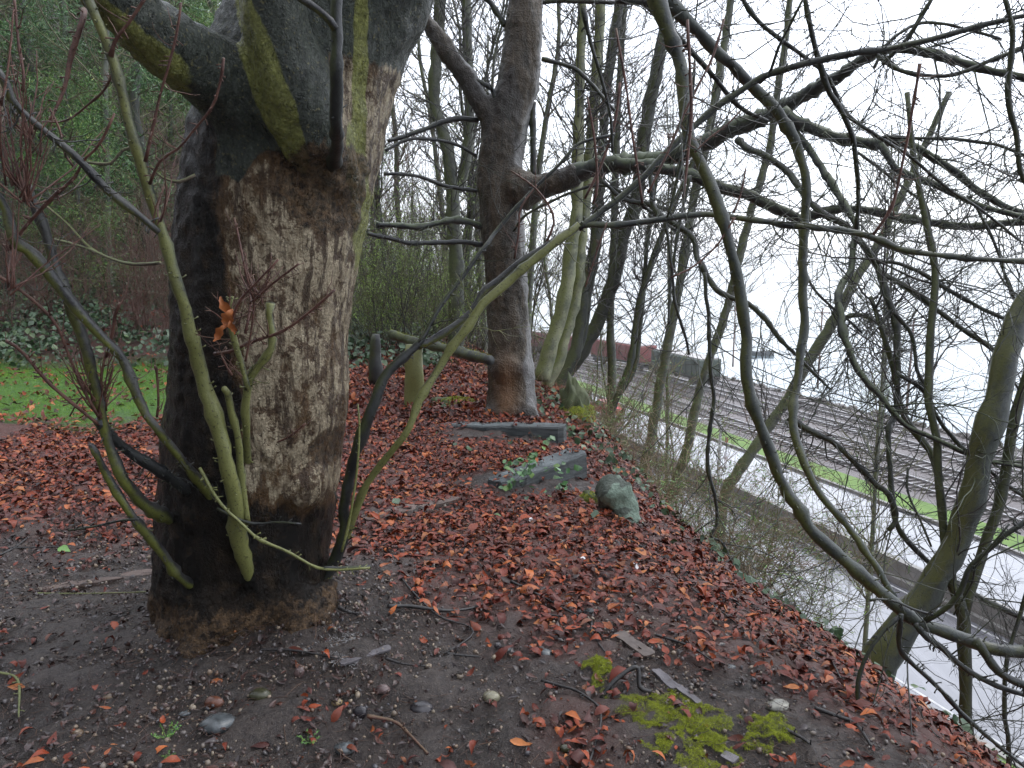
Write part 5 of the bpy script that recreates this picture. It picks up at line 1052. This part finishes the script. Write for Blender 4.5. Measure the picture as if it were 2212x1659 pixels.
# ivy hanging on the timber end
c = Q(1150, 1030, 5.3); T = thing('ivy_plant', c, 'grey-green ivy sprig trailing over the timber sleepers', 'ivy'); m = MB(); O = c+rng.normal(0, .12, (10, 3))*np.array([1, .4, .5]); grow(m, O, rng.normal(size=(10, 3))+UP*.3, np.full(10, .3), np.full(10, .002), 1, 0, .3, -.1, 4, 6)
V = np.vstack(m.v); m.build('stems', B_TWIG, T); k = rng.integers(0, len(V), 130); g = MB(); leafcards(g, V[k]+rng.normal(0, .015, (130, 3)), rng.normal(0, .5, (130, 3))+np.array([0, -.6, 1]), rng.uniform(.03, .055, 130), .85, .3, .25, seg=2, shape='r'); g.build('leaves', M_IVY, T)
# ------------------------------------------------------------------ far things: wagons, car, poles, boat, bush
def frame_at(p, a):
    x, y = pa2w(p, a); ph = HD+max(a-A0, 0)/RC; c, s = math.cos(ph), math.sin(ph)
    return np.array([float(x), float(y), 0]), np.array([[c, s, 0], [-s, c, 0], [0, 0, 1]])   # across, along, up
M_IRON = simple('black_iron', (.02, .02, .02), (.05, .045, .04), 3, .5)
def wagon(p, a, ln, hgt, col, label, kind):
    o, A = frame_at(p, a); o[2] = ZR+.44; T = thing('freight_wagon', o, label, 'wagon', 'freight wagons standing on the tracks'); W = lambda x, y, z: o+np.array([x, y, z])@A
    mt_ = simple('wagon_paint', tuple(c*.7 for c in col), col, 1.2, .55, .3); m = MB(); hl = ln/2
    if kind == 'hopper':
        for k in range(3):
            yc = (k-1)*ln*.31; m.box(W(0, yc, 2.1+hgt*.3), (1.4, ln*.15, hgt*.42), A)
            V = []
            for z, q in ((1.5, 1), (.7, .35)):
                for sx, sy in ((-1, -1), (1, -1), (1, 1), (-1, 1)): V.append(W(sx*1.3*q, yc+sy*ln*.15*q, z))
            m.add(V, [[0, 1, 5, 4], [1, 2, 6, 5], [2, 3, 7, 6], [3, 0, 4, 7], [4, 5, 6, 7]])
    else:
        m.box(W(0, 0, 1.1+hgt/2), (1.45, hl*.97, hgt/2), A)
        for k in range(9): m.box(W(-1.48, (k/8-.5)*ln*.93, 1.1+hgt/2), (.05, .06, hgt/2), A); m.box(W(1.48, (k/8-.5)*ln*.93, 1.1+hgt/2), (.05, .06, hgt/2), A)
    m.build('body', mt_, T, smooth=False)
    m = MB(); m.box(W(0, 0, 1.15+hgt), (1.2, hl*.95, .06), A); m.build('roof', simple('wagon_roof', (.3, .28, .27), (.45, .43, .42), 1, .5), T, smooth=False)
    m = MB(); m.box(W(0, 0, .95), (1.3, hl*.99, .13), A); m.build('frame', M_IRON, T, smooth=False)
    for sy in (-1, 1):
        m = MB()
        for q in (-.9, .9):
            for sx in (-.75, .75):
                c = W(sx, sy*hl*.72+q, .45); m.tubes(np.array([c-A[0]*.07, c+A[0]*.07]), np.full(2, .45), 18, ref=A[2])
            m.box(W(0, sy*hl*.72+q, .45), (.75, .08, .08), A)
        m.box(W(.95, sy*hl*.72, .5), (.07, 1.3, .2), A); m.box(W(-.95, sy*hl*.72, .5), (.07, 1.3, .2), A); m.build('bogie', M_IRON, T, smooth=False)
G8 = 'wagons'
for a, ln, hg, col, l, kd in ((79, 10.6, 2.7, (.045, .075, .055), 'dark green boxcar at the near end of the train', 'box'), (86.5, 10.6, 2.8, (.24, .035, .03), 'dark red boxcar coupled behind the dark green one', 'box'), (98, 10.6, 2.8, (.22, .045, .04), 'second dark red boxcar, between the first red one and the grey hopper', 'box'),
    (109, 9.6, 2.6, (.30, .31, .33), 'pale grey hopper wagon between the red and brown boxcars', 'hopper'), (120, 10.6, 2.8, (.13, .075, .07), 'faded brown boxcar beyond the grey hopper', 'box')):
    wagon(50.0, a if a == 79 else a+4, ln, hg*.74, col, l, kd); continue
    wagon(50.0, a, ln, hg, col, l, kd)
o, A = frame_at(33.4, 66); o[2] = ZR+.06; T = thing('parked_car', o, 'small red car on the wet road seen through the brambles', 'car'); Wc = lambda x, y, z: o+np.array([x, y, z])@A
prof = [(-2.1, .3), (-2.15, .75), (-1.95, .9), (-1.6, .95), (-1.0, 1.4), (.4, 1.42), (1.1, .95), (1.9, .85), (2.1, .65), (2.1, .3)]
m = MB(); V = [Wc(sx*(.82 if z < 1.1 else .66), y, z) for sx in (-1, 1) for y, z in prof]; n = len(prof)
m.add(V, [[i, (i+1) % n, (i+1) % n+n, i+n] for i in range(n)]); m.v.append(np.zeros((0, 3))); m.f.append(np.array([list(range(n))[::-1], list(range(n, 2*n))])); m.mi.append(np.zeros(2, int))
m.build('body', simple('red_paint', (.5, .02, .03), (.6, .03, .04), 1, .25, 0), T, smooth=False)
for sx in (-1, 1):
    m = MB(); x = .71*sx+.06*sx; m.add([Wc(x+.06*sx, -1.1, 1.0), Wc(x-.06*sx, -.8, 1.33), Wc(x-.06*sx, .3, 1.34), Wc(x+.06*sx, .8, 1.0)], [[0, 1, 2, 3]]); m.build('window', simple('car_glass', (.02, .02, .025), (.03, .03, .03), 1, .1, 0), T, smooth=False)
    for y in (-1.35, 1.35):
        m = MB(); c = Wc(sx*.78, y, .32); m.tubes(np.array([c-A[0]*.1, c+A[0]*.1]), np.full(2, .32), 18, ref=A[2]); m.build('wheel', M_IRON, T, smooth=False)
for yy, zz0, zz1, nm in ((-1.0, 0, 0, 'rear_window'), (1.0, 0, 0, 'windscreen')):
    m = MB(); m.add([Wc(-.55, yy*1.55 if yy < 0 else 1.02, 1.02), Wc(.55, yy*1.55 if yy < 0 else 1.02, 1.02), Wc(.5, -1.1 if yy < 0 else .5, 1.37), Wc(-.5, -1.1 if yy < 0 else .5, 1.37)], [[0, 1, 2, 3]]); m.build(nm, simple('dark_glass', (.02, .02, .025), (.03, .03, .03), 1, .1, 0), T, smooth=False)
M_WHITE = simple('pale_metal', (.6, .6, .62), (.72, .72, .74), 2, .4, .1); M_WOODP = simple('pole_wood', (.26, .17, .15), (.36, .26, .24), 2, .7)
def zw(x, y, z0, z1, Yk, r, name, label, mat, arm=None, cat='pole', group=None):
    a = Q(x, y, Yk); a = np.array([a[0], a[1], z0]); T = thing(name, a, label, cat, group); m = MB(); P = np.array([a, [a[0], a[1], z1]]); m.tubes(catmull(P, 6), np.linspace(r, r*.65, 6), 10, ref=(0, 1, 0)); m.build('pole', mat, T)
    if arm:
        m = MB(); e = np.array([a[0]+arm, a[1], z1+.2]); m.tubes(catmull(np.array([[a[0], a[1], z1-.4], [a[0]+arm*.4, a[1], z1+.1], e]), 8), np.full(8, r*.4), 8, ref=(0, 1, 0)); m.build('arm', mat, T)
        m = MB(); m.box(e+np.array([np.sign(arm)*.3, 0, -.05]), (.35, .14, .07)); m.build('lamp_head', mat, T, smooth=False)
    return T
zw(1555, 960, ZR, ZR+5.2, 46, .13, 'lamp_post', 'white lamp post between the tracks and the road behind the leaning stems', M_WHITE, -1.2, 'lamp post')
for x, Yk, h_, l in ((1578, 108, 8, 'farthest thin wooden pole on the shore, left of the others'), (1762, 90, 9, 'middle thin wooden pole on the shore beyond the tracks'), (1957, 74, 9, 'nearest thin wooden pole on the shore, right of the others')):
    zw(x, 900, ZR-.3, ZR+h_, Yk, .13, 'utility_pole', l, M_WOODP, None, 'pole', 'utility poles along the shore')
    o_ = bpy.data.objects['utility_pole' if x == 1578 else 'utility_pole.001' if x == 1762 else 'utility_pole.002']; b = np.array(o_.location)
    m = MB(); m.box(b+np.array([0, 0, h_-.3]), (.9, .07, .07)); LOC[o_.name] = b; m.build('crossarm', M_WOODP, o_, smooth=False)
sg = Q(1573, 870, 60); sg[2] = ZR; T = thing('track_signal', sg, 'small orange marker standing beside the near track', 'marker'); m = MB(); m.tubes(np.array([sg, sg+UP*.7]), np.full(2, .04), 8, ref=(0, 1, 0)); m.build('post', M_IRON, T); m = MB(); m.box(sg+UP*.8, (.1, .05, .2)); m.build('plate', simple('orange_paint', (.5, .13, .04), (.6, .17, .06), 2, .5), T, smooth=False)
bo = Q(1645, 767, 10); t_ = (ZW-H)/(bo[2]-H); bo = np.array([bo[0]*t_, bo[1]*t_, ZW]); T = thing('boat', bo, 'small low grey boat lying on the misty water', 'boat')
m = MB(); k = np.linspace(-1, 1, 17); V = []
for q in k:
    wv = .75*math.sqrt(max(0, 1-abs(q)**2.4))+.02; sh_ = .25*q*q
    for a, z in ((-1, .55+sh_), (-.75, .1), (0, -.15), (.75, .1), (1, .55+sh_)): V.append(bo+np.array([q*2.1, a*wv, z]))
i = np.arange(17*5).reshape(17, 5); m.add(V, np.stack([i[:-1, :-1], i[1:, :-1], i[1:, 1:], i[:-1, 1:]], -1).reshape(-1, 4)); m.build('hull', simple('boat_paint', (.12, .13, .14), (.2, .21, .22), 2, .5), T)
m = MB(); m.box(bo+np.array([-.3, 0, .4]), (.12, .6, .03)); m.box(bo+np.array([.8, 0, .42]), (.1, .5, .03)); m.build('thwart', M_TIMB, T, smooth=False)
sh_b = shrub('shore_shrub', 'grey-green bush growing on the shore rocks beyond the tracks', None, 3.0, 2.6, 30, 2500, M_GREEN, B_YOUNG, .16, (0, 104, 0)); b = Q(1822, 930, 80); sh_b.location = (b[0]+3.5, 80, ZR-.2)
#@@PART5@@

mh = bpy.data.materials.new('haze'); mh.use_nodes = True; t = mh.node_tree; t.nodes.clear()
pv = t.nodes.new('ShaderNodeVolumePrincipled'); ou = t.nodes.new('ShaderNodeOutputMaterial'); t.links.new(pv.outputs[0], ou.inputs['Volume'])
pv.inputs['Color'].default_value = (.99, .99, 1, 1); pv.inputs['Density'].default_value = .0007; pv.inputs['Anisotropy'].default_value = .2
mb = MB(); c = np.array([30., 120., 2.]); h = np.array([900., 1000., 22.])
V = [c+h*np.array([a, b, d]) for a in (-1, 1) for b in (-1, 1) for d in (-1, 1)]
mb.add(V, [[0, 1, 3, 2], [4, 6, 7, 5], [0, 4, 5, 1], [2, 3, 7, 6], [0, 2, 6, 4], [1, 5, 7, 3]])
tag(mb.build('haze', mh, smooth=False), kind='stuff')
